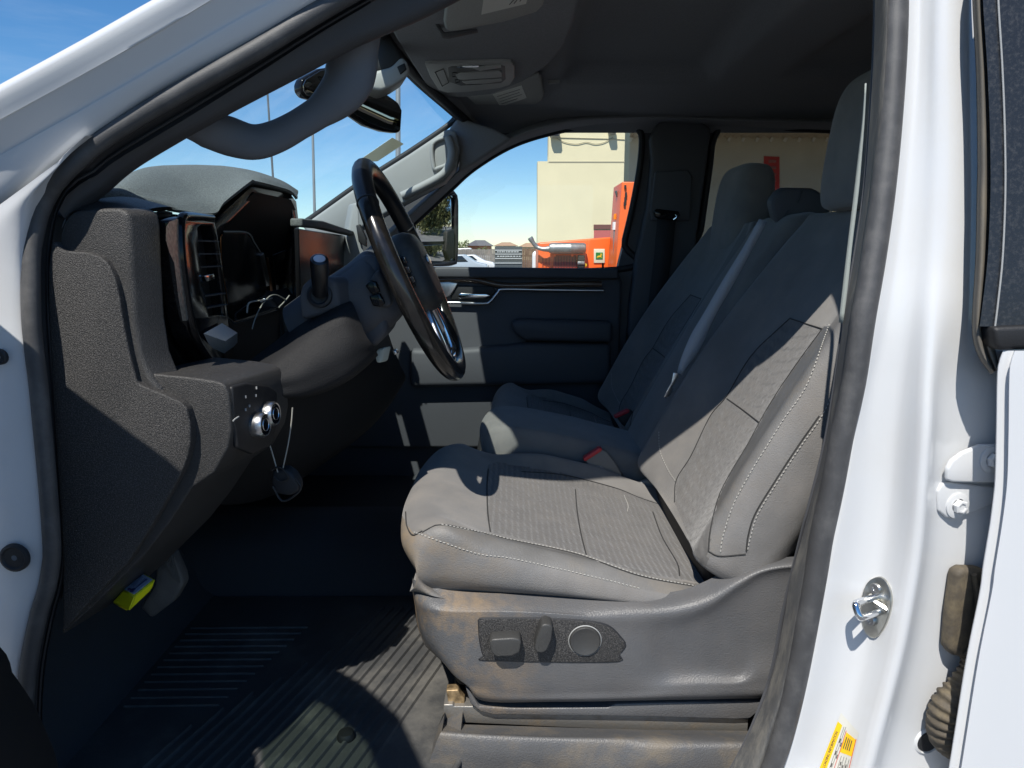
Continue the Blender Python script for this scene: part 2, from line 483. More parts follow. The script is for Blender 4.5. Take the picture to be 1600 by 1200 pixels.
C2b = [(-230, 388, 0.9455), (-80, 291, 0.9455), (0, 248, 0.9505), (125, 177, 0.9655), (240, 110, 0.9755), (400, 19, 0.9905), (620, -90, 1.0055), (900, -196, 1.0155), (1200, -242, 1.0155)]
C3 = [(-230, 470, 0.962), (-80, 372, 0.962), (0, 318, 0.967), (112, 236, 0.982), (230, 152, 0.992), (400, 58, 1.007), (620, -66, 1.022), (900, -176, 1.032), (1200, -225, 1.032)]
C4 = [at(u+6, v+12, y+.03) for u, v, y in C3]
g = [C0b, C0c, row(C0), row(C1), row(C1b), row(C2), row(C2b), row(C3), C4]
sheet('roof_rail_panel', g, 70, 4, M['white'], truck, sharp=60)
# hinge-pillar jamb (white) left of the seal
Jo = [(140, 210, .958), (107, 240, .952), (62, 274, .93), (20, 305, .925), (-40, 350, .92), (-120, 420, .915), (-200, 520, .91)]
jl = [(-240, 560), (-240, 700), (-240, 900), (-240, 1100), (-240, 1260)]
seal_L = [(30, 1260), (26, 1150), (30, 1050), (47, 962), (60, 920), (67, 880), (68, 850), (62, 762), (54, 675), (47, 600), (42, 560), (36, 500),
          (35, 430), (37, 387), (49, 332), (65, 300), (80, 275), (107, 241), (140, 212)]
jin = [at(u+9, v, .985) for u, v in seal_L]
jmid = [at(u-6, v, .965) for u, v in seal_L]
top = [at(*p) for p in Jo]
outer = [at(-260, 1260, .94), at(-250, 1000, .94), at(-240, 700, .94), at(-200, 520, .945), at(-120, 420, .95), at(-40, 350, .953), at(20, 305, .955), at(62, 274, .957), at(107, 240, .967), at(136, 213, .972)]
mid2 = [at(-100, 1260, .952), at(-100, 1000, .952), at(-90, 700, .952), at(-70, 520, .952), at(-35, 420, .953), at(10, 345, .955), at(45, 305, .957), at(75, 276, .96), at(110, 240, .969), at(138, 213, .974)]
sheet('hinge_pillar_panel', [outer, mid2, jmid, jin], 60, 5, M['white_jamb'], truck, sharp=60)
for (u, v, r) in ((22, 872, 24), (-2, 558, 12.5)):
    c = at(u, v, .951); m = MB(); rr = r/F*.951/1.0
    m.lathe(c+Vector((0, .004, 0)), (0, -1, 0), [(rr*.2, .004), (rr*.7, .004), (rr*.82, .0065), (rr, .005), (rr*1.02, 0)])
    m.build('rubber_plug', M['rubber_dark'], truck)

# ---- B-pillar jamb
J0 = [(1416, -60), (1415, 60), (1407, 187), (1396, 300), (1382, 407), (1367, 500), (1351, 600), (1335, 675), (1320, 762), (1305, 837), (1292, 900), (1275, 1000), (1259, 1075), (1240, 1150), (1224, 1200), (1200, 1260)]
J1 = [(1434, -60), (1433, 60), (1424, 187), (1414, 300), (1402, 407), (1388, 500), (1368, 600), (1362, 675), (1358, 762), (1346, 837), (1335, 900), (1316, 1000), (1299, 1075), (1278, 1150), (1262, 1200), (1240, 1260)]
J2 = [(1450, -60), (1448, 60), (1444, 187), (1438, 300), (1430, 407), (1420, 500), (1408, 600), (1402, 675), (1396, 762), (1387, 837), (1376, 900), (1358, 1000), (1340, 1075), (1320, 1150), (1305, 1200), (1285, 1260)]
J3 = [(1472, -60), (1468, 60), (1468, 187), (1466, 300), (1461, 407), (1456, 500), (1449, 600), (1446, 675), (1440, 762), (1434, 837), (1426, 900), (1408, 1000), (1390, 1075), (1370, 1150), (1357, 1200), (1338, 1260)]
J4 = [(1500, -60), (1498, 60), (1500, 187), (1500, 300), (1498, 407), (1494, 500), (1482, 600), (1478, 675), (1472, 762), (1466, 837), (1458, 900), (1440, 1000), (1422, 1075), (1402, 1150), (1388, 1200), (1370, 1260)]
J5 = [(1545, -60), (1545, 60), (1545, 187), (1548, 300), (1548, 407), (1550, 500), (1570, 600), (1570, 675), (1570, 762), (1566, 837), (1560, 900), (1545, 1000), (1530, 1075), (1515, 1150), (1505, 1200), (1490, 1260)]
def ss_(a, b, v):
    t = min(1, max(0, (b-v)/(b-a))); return t*t*(3-2*t)
def ro(L, y): return [at(u, v, y+max(0, (500-v))*.00010) for u, v in L]
J6 = [(u+60, v) for u, v in J5]
bp = sheet('centre_pillar_panel', [ro(J0, .985), ro(J0, .972), ro(J1, .978), ro(J2, .968), [at(u, v, .925+max(0, 500-v)*.0001+.028*ss_(350, 750, v)) for u, v in J3], ro(J4, .95), ro(J5, .972), ro(J6, 1.0)], 80, 5, M['white_jamb'], truck, sharp=60)
bpB = bvh_of(bp)

# ---- rubber door seal: a closed loop round the opening
SL = [(u+13, v, .968+max(0, 500-v)*.00012) for u, v in seal_L[:-3]]+[(90, 282, .985), (118, 253, .985), (150, 225, .99), (208, 187, .995), (306, 130, 1.0), (406, 74, 1.01), (487, 24, 1.02), (566, -22, 1.03)]
ST = [(700, -95, 1.045), (900, -170, 1.05), (1150, -225, 1.05), (1320, -215, 1.05), (1385, -120, 1.03)]
SR = [(1398, -40), (1398, 60), (1390, 187), (1379, 300), (1364, 407), (1348, 500), (1333, 600), (1316, 675), (1300, 762), (1284, 837), (1274, 900), (1256, 1000), (1241, 1075), (1222, 1150), (1203, 1205), (1180, 1260)]
SRp = [(u, v, .968+max(0, 500-v)*.00012) for u, v in SR]
SB = [(1120, 1310, .975), (900, 1330, .98), (500, 1340, .98), (150, 1330, .98)]
loop = [at(*p) for p in SL+ST+SRp+SB]
NS = 300
lp = smooth(loop, NS, closed=True)
rad = []
for p in lp:
    q = min(1, max(0, (p.x+.6)/1.0)); rad.append(.0118+.0042*q)
MB().tube(lp, rad, 14, closed=True).build('door_seal', M['rubber'], truck, 60)
# dark flange behind the seal, towards the cab
inn_L = [(70, 1260), (62, 1150), (66, 1050), (82, 962), (93, 920), (98, 880), (98, 850), (93, 762), (88, 675), (84, 600), (82, 560), (78, 500), (76, 430), (77, 387), (85, 337), (96, 312), (118, 286)]
inn = [at(u+4, v, 1.0) for u, v in inn_L]+[at(*p) for p in [(150, 275, 1.015), (176, 254, 1.02), (226, 224, 1.02), (301, 179, 1.03), (401, 116, 1.035), (500, 52, 1.045), (580, 5, 1.06)]]
outr = [at(u+14, v, .985) for u, v in inn_L[:0]]
ou = [at(u+12, v, .975+max(0, 500-v)*.00012) for u, v in seal_L[:-2]]+[at(*p) for p in [(104, 268, .99), (122, 250, .992), (150, 226, .995), (208, 188, 1.0), (306, 131, 1.01), (406, 75, 1.02), (487, 25, 1.03), (566, -21, 1.04)]]
mdl = [a.lerp(b, .5)+Vector((0, .012, 0)) for a, b in zip(smooth(ou, 40), smooth(inn, 40))]
sheet('seal_flange', [smooth(ou, 40), mdl, smooth(inn, 40)], 60, 4, M['rubber_dark'], truck, sharp=60)
m = MB()
for q in (.32, .68):
    m.tube([a.lerp(b, q)+Vector((0, .006, 0)) for a, b in zip(smooth(ou, 60), smooth(inn, 60))], .0022, 6)
m.build('seal_rib', M['rubber_dark'], truck, 60)
# lip of the seal on the B-pillar side (paler, dusty)
LB = [(1383, -60), (1381, 60), (1373, 187), (1362, 300), (1347, 407), (1332, 500), (1317, 600), (1299, 690), (1281, 775), (1266, 860), (1259, 900), (1243, 985), (1226, 1065), (1205, 1137), (1185, 1200), (1160, 1260)]
LA = [(1367, -60), (1366, 60), (1359, 187), (1350, 300), (1334, 407), (1318, 500), (1304, 600), (1289, 690), (1270, 775), (1248, 860), (1236, 900), (1222, 985), (1204, 1065), (1174, 1140), (1142, 1200), (1110, 1260)]
sheet('seal_lip', [ro(LA, 1.0), [a.lerp(b, .7)+Vector((0, -.010, 0)) for a, b in zip(ro(LA, .998), ro(LB, .972))], ro([(u+6, v) for u, v in LB], .97)], 60, 4,
      mat('dusty_seal_lip', (.075, .075, .075), .55, bump=.3, bscale=500, dust=(.26, .24, .20), dscale=30, damt=.6, stretch=(1, 1, .2)), truck, sharp=70)
# pillar trim (driver side)
PT0 = [(92, 330, 1.01), (106, 300, 1.01), (150, 274, 1.018), (176, 253, 1.02), (226, 222, 1.023), (301, 178, 1.03), (401, 115, 1.038), (500, 51, 1.05), (580, 4, 1.06), (680, -50, 1.08)]
PT1 = [(104, 345, 1.02), (125, 316, 1.02), (160, 294, 1.03), (186, 272, 1.035), (240, 236, 1.04), (322, 190, 1.045), (430, 130, 1.055), (530, 74, 1.065), (630, 30, 1.08), (735, -22, 1.10)]
PT2 = [(112, 352, 1.05), (140, 324, 1.05), (168, 301, 1.06), (210, 265, 1.065), (275, 225, 1.07), (358, 178, 1.075), (462, 124, 1.085), (560, 73, 1.095), (660, 30, 1.115), (760, -22, 1.14)]
PT3 = [at(*p)+Vector((-.05, .05, .02)) for p in PT2]
sheet('pillar_trim', [row(PT0), row(PT1), row(PT2), PT3], 60, 6, M['trim'], truck, sharp=60)

# ---- headliner and roof skin
hy = [1.06, 1.14, 1.3, 1.5, 1.7, 1.84, 2.0, 2.2, 2.38, 2.5, 2.6, 2.68, 2.72]
hz = [.40, .455, .50, .523, .53, .53, .53, .525, .51, .492, .472, .452, .43]
hx = [-.10, -.16, -.22, -.265, -.285, -.288, -.28, -.25, -.205, -.175, -.15, -.12, -.11]
def ss(a, b, x):
    t = min(1, max(0, (x-a)/(b-a))); return t*t*(3-2*t)
def recess(x, y, x0, x1, y0, y1, e=.05):
    return ss(x0, x0+e, x)*(1-ss(x1-e, x1, x))*ss(y0, y0+e, y)*(1-ss(y1-e, y1, y))
rows = []
ND = 90
pp = smooth([Vector((hx[i], hy[i], hz[i])) for i in range(len(hy))], ND)
for k in range(100):
    s = k/99
    r = []
    for p in pp:
        x = p.x+(2.25-p.x)*s
        z = p.z+.045*recess(x, p.y, .14, .62, 1.32, 2.33, .05)+.03*recess(x, p.y, .80, 1.6, 1.4, 2.3, .08)
        if s < .012: z += 0
        r.append(W(x, p.y, z))
    rows.append(r)
MB().grid(rows).build('headliner', M['roof'], truck, 70, recalc=False)
rows = [[W(p.x-.055+(2.42-p.x)*s, 1.84+(p.y-1.84)*1.09, p.z+.09+(.02 if 0 < s < 1 else -.02)) for p in pp] for s in (0, .02, .3, .7, .98, 1)]
MB().grid(rows).build('roof_panel', M['white'], truck, 60)
# ---- windshield
top = [W(-.10, 1.06, .42), W(-.2, 1.2, .475), W(-.275, 1.5, .515), W(-.30, 1.84, .52), W(-.265, 2.2, .51), W(-.19, 2.45, .475), W(-.125, 2.66, .445)]
bot = [W(-.98, 1.00, -.10), W(-1.12, 1.2, -.11), W(-1.2, 1.5, -.12), W(-1.22, 1.84, -.12), W(-1.2, 2.2, -.12), W(-1.12, 2.5, -.11), W(-1.0, 2.72, -.10)]
md = [a.lerp(b, .5)+Vector((-.03, 0, .03)) for a, b in zip(top, bot)]
sheet('windshield', [top, md, bot], 30, 8, M['wglass'], truck, sharp=80)
hf = smooth([W(hx[i]+.004, hy[i], hz[i]-.002) for i in range(len(hy))], 50)
wt = smooth(top, 50)
MB().grid([[p+Vector((.02, 0, .012)) for p in hf], hf, [a.lerp(b, .5)+Vector((0, 0, -.006)) for a, b in zip(hf, wt)], [p+Vector((-.03, 0, -.018)) for p in wt]]).build('header_trim', M['roof'], truck, 60, recalc=False)
tubeobj('windshield_edge', [p+Vector((-.005, 0, -.012)) for p in smooth(top, 50)], .014, M['rubber_dark'], truck)

# ---- passenger side wall with its windows
wf = [(965, 421), (975, 380), (988, 325), (999, 265), (1003, 222), (1000, 205), (990, 197), (975, 194), (920, 197), (865, 206), (800, 227), (740, 263), (700, 299), (650, 345), (590, 398), (560, 421)]
wr = [(1088, 418), (1095, 360), (1109, 260), (1113, 225), (1122, 205), (1140, 197), (1285, 203), (1420, 210), (1455, 218), (1466, 240), (1470, 418)]
PY = 2.72
outer = [W(-1.0, PY, -.07), W(-.60, PY, .19), W(-.185, PY, .437), W(-.10, PY, .47), W(2.3, PY, .47), W(2.3, PY, -.92), W(-1.0, PY, -.92)]
def grow(L, k=1.10):
    P = [at(u, v, PY)+Vector((0, .052, 0)) for u, v in L]; c = sum(P, Vector())/len(P)
    return [c+Vector(((p.x-c.x)*k, p.y-c.y, (p.z-c.z)*k)) for p in P]
slab('side_wall_panel', outer, (0, .05, 0), M['navy'], truck, bevel=0, holes=[[at(u, v, PY) for u, v in wf], [at(u, v, PY) for u, v in wr]])
slab('outer_side_panel', [p+Vector((0, .052, 0)) for p in outer], (0, .06, 0), M['white'], truck, bevel=0, holes=[grow(wf), grow(wr)])
tubeobj('window_seal', [at(u, v, PY-.004) for u, v in wf], .012, M['rubber_dark'], truck, closed=True, samples=120)
tubeobj('window_seal', [at(u, v, PY-.004) for u, v in wr], .012, M['rubber_dark'], truck, closed=True, samples=120)
# upper trim band over the passenger windows, curved
ub0 = [(560, 410, 2.60), (640, 338, 2.58), (700, 285, 2.58), (740, 250, 2.58), (800, 216, 2.58), (865, 195, 2.585), (920, 187, 2.59), (985, 184, 2.60), (1040, 184, 2.60), (1110, 187, 2.60), (1300, 192, 2.60), (1500, 198, 2.60)]
ub1 = [(565, 421, 2.70), (650, 345, 2.70), (705, 294, 2.70), (742, 262, 2.70), (800, 227, 2.70), (865, 206, 2.70), (920, 197, 2.70), (985, 194, 2.70), (1040, 194, 2.70), (1110, 197, 2.70), (1300, 203, 2.70), (1500, 210, 2.70)]
ub2 = [at(u, v, 2.735) for u, v, y in ub1]
sheet('roof_side_trim', [[at(*p)+Vector((0, .06, .03)) for p in ub0], row(ub0), row(ub1), ub2], 60, 5, M['roof'], truck, sharp=70)

# ---- passenger B-pillar trim with the belt guide
pil = [(975, 640), (985, 470), (995, 400), (1012, 320), (1019, 250), (1016, 215), (1030, 190), (1090, 185), (1112, 200), (1104, 260), (1090, 360), (1080, 470), (1082, 640)]
pslab('centre_pillar_trim', pil, 2.655, .06, M['navy'], truck, bevel=.012)
# ---- passenger door, dressed as in the photo
pd = slab('passenger_door', [at(u, v, 2.67) for u, v in [(500, 424), (640, 421), (965, 423), (972, 440), (968, 560), (962, 700), (500, 700)]], (0, .05, 0), M['navy'], truck, bevel=.012)
DY = 2.665
pslab('belt_line_trim', [(560, 419), (700, 417), (966, 420), (966, 436), (700, 434), (560, 432)], DY-.03, .04, M['navy'], pd, bevel=.008)
tubeobj('wood_strip', [at(u, v, DY-.005) for u, v in [(600, 446), (690, 437), (740, 437), (790, 446), (880, 444), (940, 444)]], .011, mat('walnut_strip', (.12, .07, .045), .25, var=.4, vscale=40, coat=.4, stretch=(.2, 1, 3)), pd, samples=40)
tubeobj('chrome_strip', [at(u, v, DY-.012) for u, v in [(600, 472), (705, 473), (757, 474), (766, 471), (779, 456), (788, 452), (860, 453), (943, 454)]], .0055, M['satin'], pd, samples=90)
pslab('door_pocket', [(640, 545), (690, 548), (790, 540), (830, 535), (955, 537), (955, 600), (640, 606)], DY-.05, .06, M['navy'], pd, bevel=.02)
pslab('arm_rest', [(798, 503), (812, 499), (958, 503), (958, 536), (820, 533), (802, 520)], DY-.075, .08, M['navy'], pd, bevel=.018)
pslab('handle_recess', [(704, 446), (770, 447), (775, 456), (765, 466), (704, 468)], DY-.004, .01, M['dark'], pd, bevel=.003)
h = pslab('door_handle', [(716, 460), (720, 457.5), (760, 458.5), (768, 462), (758, 466), (716, 466)], DY-.03, .014, M['chrome'], pd, bevel=.0045)
pslab('switch_panel', [(680, 442), (700, 440), (716, 442), (704, 462), (690, 466)], DY-.012, .02, M['satin'], pd, bevel=.003)
tubeobj('lock_pin', [at(942, 421, 2.70), at(942, 411, 2.70)], .004, M['dark'], pd)
for w, g, nm in ((wf, 'cglass', 'window_glass'), (wr, 'tglass', 'tinted_window_glass')):
    slab(nm, [at(u, v, 2.745) for u, v in w], (0, .004, 0), M[g], truck, bevel=0)

# ---- passenger-side A-pillar trim, its sunlit paleness set in the colour, with its grab handle
ap = [(470, 352), (487, 342), (560, 290), (640, 240), (695, 203), (706, 201), (713, 207), (718, 232), (712, 262), (694, 284), (660, 302), (620, 324), (575, 350), (540, 372), (500, 385)]
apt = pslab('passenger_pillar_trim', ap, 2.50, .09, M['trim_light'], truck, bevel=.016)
tubeobj('pillar_edge', [at(u, v, 2.56) for u, v in [(470, 350), (487, 340), (560, 288), (640, 237), (696, 199), (712, 184)]], .010, M['rubber_dark'], truck, samples=40)
pslab('passenger_pillar_cap', [(700, 203), (716, 182), (770, 200), (800, 216), (742, 254), (716, 268), (719, 232)], 2.54, .08, M['roof'], truck, bevel=.012)
hr = [(676, 226), (699, 214), (703, 218), (706, 245), (700, 256), (684, 263), (678, 262)]
tubeobj('pillar_grab_handle', [at(u, v, 2.495) for u, v in hr], .007, M['trim_light'], truck, closed=True, samples=50)
tubeobj('pillar_grab_handle', [at(u, v, 2.488) for u, v in [(628, 306), (662, 290), (690, 274), (702, 258), (706, 236), (700, 214)]], .014, M['trim_light'], truck, samples=30)

# ---- passenger door mirror
sm = thing('side_mirror', 'large black towing mirror outside the passenger window', 'side mirror', at(676, 400, 3.05))
mh = [(646, 302), (690, 299), (704, 301), (711, 308), (712, 340), (711, 402), (704, 411), (660, 412), (640, 408), (636, 330)]
mn = Vector((.85, -.53, .0)).normalized(); mc = at(680, 350, 3.05)
def mpix(L, c=0): return [atp(u, v, mc, mn)+mn*c for u, v in L]
slab('housing', mpix(mh, -.006), mn*-.12, M['dark'], sm, bevel=.012)
tubeobj('housing_rim', mpix([(646, 302), (690, 299), (704, 301), (711, 308), (712, 340), (711, 402), (704, 411), (660, 412)]), .012, M['dark'], sm, samples=40)
slab('mirror_glass', mpix([(650, 305), (690, 304), (702, 307), (706, 314), (706, 372), (696, 377), (650, 378)], .001), mn*-.004, M['mirror'], sm, bevel=.001)
slab('spotter_glass', mpix([(650, 384), (694, 382), (692, 392), (695, 405), (690, 409), (650, 408)], .001), mn*-.004, M['mirror'], sm, bevel=.001)
slab('turn_signal_block', mpix([(696, 362), (707, 358), (708, 402), (700, 406), (694, 392)], .010), mn*-.02, M['dark'], sm, bevel=.004)
rbox('mirror_arm', at(640, 402, 2.95), (.08, .30, .07), M['dark'], sm, bevel=.02)

# ---- floor, firewall, back wall, inner sides
slab('floor_panel', [W(-1.0, 1.0, -.875), W(2.3, 1.0, -.875), W(2.3, 2.72, -.875), W(-1.0, 2.72, -.875)], (0, 0, -.04), M['carpet'], truck, bevel=0)
slab('firewall', [W(-1.0, .98, -.92), W(-1.0, 2.72, -.92), W(-1.0, 2.72, -.12), W(-1.0, .98, -.12)], (-.04, 0, 0), M['carpet'], truck, bevel=0)
sheet('toe_board', [[W(-1.0, y, -.45) for y in (1.0, 1.3, 1.7)], [W(-.90, y, -.62) for y in (1.0, 1.3, 1.7)], [W(-.80, y, -.82) for y in (1.0, 1.3, 1.7)], [W(-.70, y, -.868) for y in (1.0, 1.3, 1.7)]], 10, 5, M['carpet'], truck)
tun = [(1.66, -.868), (1.70, -.80), (1.76, -.74), (1.9, -.72), (2.04, -.76), (2.09, -.868)]
sheet('floor_tunnel', [[W(x, y, z) for y, z in tun] for x in (-1.0, -.7, -.4, -.15)], 24, 3, M['carpet'], truck)
bw = [W(2.28, 1.0, -.86), W(2.28, 2.72, -.86), W(2.28, 2.72, .44), W(2.28, 1.0, .44)]
bh = [W(2.28, 1.2, .02), W(2.28, 2.52, .02), W(2.28, 2.48, .36), W(2.28, 1.24, .36)]
slab('back_panel', bw, (.04, 0, 0), M['navy'], truck, bevel=0, holes=[bh])
slab('back_window', bh, (.005, 0, 0), M['tglass'], truck, bevel=0)
# inside of the driver-side rear door and centre pillar
bi = [(1367, -60), (1366, 60), (1359, 187), (1350, 300), (1334, 407), (1318, 500), (1304, 600), (1289, 690), (1268, 775), (1246, 860), (1224, 960), (1204, 1065), (1160, 1180), (1110, 1260)]
bi = [(u-2, v) for u, v in bi]
sheet('centre_pillar_inner_trim', [ro([(u+2, v) for u, v in bi], 1.10), ro(bi, 1.03), ro([(u+3, v) for u, v in bi], 1.012), ro([(u+40, v) for u, v in bi], 1.02), ro([(1640, v) for u, v in bi], 1.07)], 50, 5, M['navy'], truck, sharp=70)
slab('rear_door_inner_panel', [W(.60, 1.09, -.92), W(2.3, 1.09, -.92), W(2.3, 1.09, .42), W(.60, 1.09, .46)], (0, .04, 0), M['navy'], truck, bevel=0,
     holes=[[W(.80, 1.09, -.04), W(1.8, 1.09, -.04), W(1.72, 1.09, .38), W(.84, 1.09, .38)]])
slab('tinted_window_glass', [W(.79, 1.08, -.05), W(1.81, 1.08, -.05), W(1.73, 1.08, .39), W(.83, 1.08, .39)], (0, .005, 0), M['tglass'], truck, bevel=0)
# hood and front corner, beyond the dash
slab('hood', [W(-1.1, .95, -.12), W(-2.3, 1.0, -.22), W(-2.3, 2.7, -.22), W(-1.1, 2.75, -.12)], (0, 0, -.05), M['white'], truck, bevel=.02)
slab('front_fender', [W(-.98, .86, -.14), W(-2.3, .9, -.24), W(-2.3, .9, -.95), W(-.98, .86, -.95)], (0, .06, 0), M['white'], truck, bevel=.02)
slab('rocker_panel', [W(-.95, .90, -.84), W(2.3, .90, -.84), W(2.3, .90, -1.08), W(-.95, .90, -1.08)], (0, .12, 0), M['white'], truck, bevel=.02)

# ---- rear door on the driver side: skin, weatherstrip, applique, belt moulding
E1 = [(1566, 548), (1559, 570), (1557, 600), (1556, 675), (1554, 750), (1547, 812), (1535, 887), (1530, 925), (1510, 1025), (1492, 1137), (1482, 1200), (1468, 1280)]
def sh(L, du): return [(u+du, v) for u, v in L]
def ry(L, y): return [at(u, v, y) for u, v in L]
rd = sheet('rear_door', [ry(sh(E1, 2), .99), ry(sh(E1, 1), .93), ry(sh(E1, 0), .882), ry(sh(E1, 5), .876), ry(sh(E1, 18), .874), ry(sh(E1, 24), .866), ry(sh(E1, 60), .862), ry(sh(E1, 420), .855), ry(sh(E1, 1100), .85)], 70, 4, M['white'], truck, sharp=60)
wl = [(1519, -70), (1519, 0), (1525, 120), (1527, 250), (1526, 300), (1524, 400), (1519, 490), (1520, 530), (1530, 560), (1548, 585)]
wrr = [(1556, -70), (1556, 0), (1562, 100), (1566, 200), (1567, 300), (1563, 400), (1556, 470), (1551, 510), (1554, 540), (1562, 574)]
def lerpx(a, b, q): return [(p[0]+(r[0]-p[0])*q, p[1]+(r[1]-p[1])*q) for p, r in zip(a, b)]
def rz(L, y): return [at(u, v, y+max(0, 500-v)*.00010) for u, v in L]
sheet('door_weatherstrip', [rz(wl, .955), rz(lerpx(wl, wrr, .08), .905), rz(lerpx(wl, wrr, .3), .893), rz(lerpx(wl, wrr, .5), .902), rz(lerpx(wl, wrr, .62), .892), rz(lerpx(wl, wrr, .85), .893), rz(wrr, .905)], 70, 4, M['old_rubber'], rd, sharp=70)
sheet('pillar_applique', [rz([(u-2, v) for u, v in wrr[:8]], .90), rz([(u+1, v) for u, v in wrr[:8]], .886), rz([(u+4, v) for u, v in wrr[:8]], .884), rz([(1900, v) for u, v in wrr[:8]], .87)], 40, 4,
      mat('black_applique', (.016, .018, .022), .35, bump=.2, bscale=300, dust=(.12, .12, .12), dscale=180, damt=.3), rd, sharp=70)
tubeobj('applique_edge', [p+Vector((0, -.002, 0)) for p in rz([(u+2, v) for u, v in wrr[:8]], .884)], .0012, M['trim_light'], rd, samples=40)
slab('belt_moulding', [at(u, v, .872) for u, v in [(1553, 511), (1800, 500), (1800, 540), (1566, 548), (1557, 544)]], (0, .03, 0), M['dark'], rd, bevel=.006)

slab('roof_side_panel', [W(.34, 1.0, .47), W(2.42, 1.0, .47), W(2.42, 1.0, .40), W(.62, 1.0, .40), W(.40, 1.0, .425)], (0, .10, .03), M['white'], truck, bevel=.02)
slab('quarter_panel', [W(1.62, .93, -.05), W(2.42, .93, -.05), W(2.42, .90, -1.0), W(1.62, .90, -1.0)], (0, .06, 0), M['white'], truck, bevel=.02)
# ---- door latch striker
def jam(u, v, lift=0.0):
    d = ray(u, v).normalized(); p, n, i, t = bpB.ray_cast(CAM, d)
    if n.dot(d) > 0: n = -n
    return p+n*lift, n
sp, sn = jam(1368, 950)
vert = Vector((-.10, 0, 1)); vert = (vert-sn*vert.dot(sn)).normalized(); hor = vert.cross(sn).normalized()
if hor.x < 0: hor = -hor
def sq(a, b, c=0): return sp+hor*a+vert*b+sn*c
def spx(u, v, c=0): return atp(u, v, sp, sn)+sn*c
stp = [(1350, 925), (1360, 907), (1375, 901), (1385, 907), (1392, 920), (1395, 937), (1392, 957), (1385, 977), (1375, 992), (1366, 997), (1357, 991), (1351, 980), (1347, 955)]
stm = MB(); NP = len(stp); cu_, cv_ = sum(p[0] for p in stp)/NP, sum(p[1] for p in stp)/NP
sto = smooth([Vector((u, v, 0)) for u, v in stp], 40, closed=True)
def jl_(u, v, c):
    p, n = jam(u, v); return p+sn*c
rings = [[jl_(cu_+(p.x-cu_)*k, cv_+(p.y-cv_)*k, c) for p in sto] for k, c in ((1.02, -.002), (1.0, .0032), (.95, .0044), (.6, .0046), (.25, .0046), (.01, .0046))]
stm.grid(rings, closed_u=True)
st = stm.build('latch_striker', M['steel'], truck, 40)
a_, b_ = spx(1372, 932, .003), spx(1380, 954, .003)
tp1, tp2 = a_+sn*.05, b_+sn*.05
lo = [a_, a_+sn*.02, a_.lerp(tp1, .9), tp1.lerp(tp2, .12)+sn*.002, tp1.lerp(tp2, .88)+sn*.002, b_.lerp(tp2, .9), b_+sn*.02, b_]
MB().tube(smooth(lo, 48), .0052, 10).build('striker_loop', M['chrome'], st)
MB().tube([spx(1364, 930, .006), spx(1374, 940, .010), spx(1388, 952, .004)], .006, 8).build('striker_web', M['steel'], st)
for u, v in ((1371, 919), (1363, 968)):
    MB().lathe(jl_(u, v, .0044), sn, [(.0001, .0012), (.0030, .0012), (.0036, .004), (.0075, .004), (.0084, .0025), (.0084, 0)], 20).build('torx_screw', M['satin'], st)
# ---- rear door hinge with its bolts
hp, hn = jam(1505, 745)
hv = Vector((0, 0, 1)); hv = (hv-hn*hv.dot(hn)).normalized(); hh = hv.cross(hn).normalized()
if hh.x < 0: hh = -hh
def hpix(u, v, c): 
    p = atp(u, v, hp, hn); return p+hn*c
up = [(1467, 745), (1467, 728), (1474, 715), (1490, 703), (1518, 691), (1545, 690), (1556, 692), (1556, 748), (1548, 749), (1500, 749), (1474, 748)]
hg = slab('door_hinge', [hpix(u, v, .008) for u, v in up], hn*.008, M['white_jamb'], truck, bevel=.003)
lowp = [(1459, 765), (1466, 753), (1480, 752), (1556, 760), (1556, 778), (1548, 784), (1520, 796), (1490, 808), (1474, 807), (1461, 796)]
hl = slab('door_hinge', [hpix(u, v, .001) for u, v in lowp], hn*.006, M['white_jamb'], truck, bevel=.003)
for par, u, v, c in ((hg, 1533, 713, .016), (hl, 1489, 787, .007)):
    q = hpix(u, v, c)
    MB().lathe(q, hn, [(.0185, 0), (.0185, .0022), (.016, .003), (.0105, .0032)], 24).build('washer', M['white_jamb'], par)
    MB().lathe(q+hn*.003, hn, [(.0105, 0), (.0105, .0065), (.0085, .0078), (.006, .0078), (.0055, .0062), (0, .0062)], 6).build('hinge_bolt', M['white_jamb'], par, sharp=25)
# ---- wiring boot between pillar and rear door
bo = [(1478, 884), (1490, 879), (1520, 880), (1532, 890), (1530, 940), (1510, 1010), (1490, 1018), (1474, 1014), (1465, 1005), (1469, 950)]
def jpts(pix, c): return [hpix(u, v, c) for u, v in pix]
wb = slab('wiring_boot', jpts(bo, 0), hn*.022, mat('dusty_boot_rubber', (.075, .062, .045), .7, bump=.4, bscale=200, var=.25, vscale=40, dust=(.24, .19, .11), dscale=25, damt=.5), truck, bevel=.008)
MB().tube(smooth([hpix(u, v, .024) for u, v in [(1500, 886), (1506, 930), (1502, 985), (1488, 1010)]], 20), .004, 8).build('boot_rib', wb.data.materials[0], wb)
cp = smooth([hpix(u, v, c) for u, v, c in [(1508, 985, .012), (1506, 1010, .016), (1500, 1035, .02), (1482, 1060, .024), (1464, 1085, .024), (1458, 1112, .022), (1464, 1138, .018), (1490, 1158, .012), (1530, 1170, .0)]], 150)
rr = []
for i in range(150):
    q = i/149; base = .015+.0075*ss(.15, .45, q)
    rr.append(base*(1+.10*math.sin(i*2*math.pi/6.2)))
MB().tube(cp, rr, 16).build('corrugated_sleeve', wb.data.materials[0], wb, sharp=70)
jp, jn = jam(1449, 1158)
MB().lathe(jp, jn, [(.0001, .0012), (.012, .0012), (.0145, .0026), (.0165, .002), (.0175, -.001)], 24).build('access_hole_plug', M['rubber_dark'], truck)
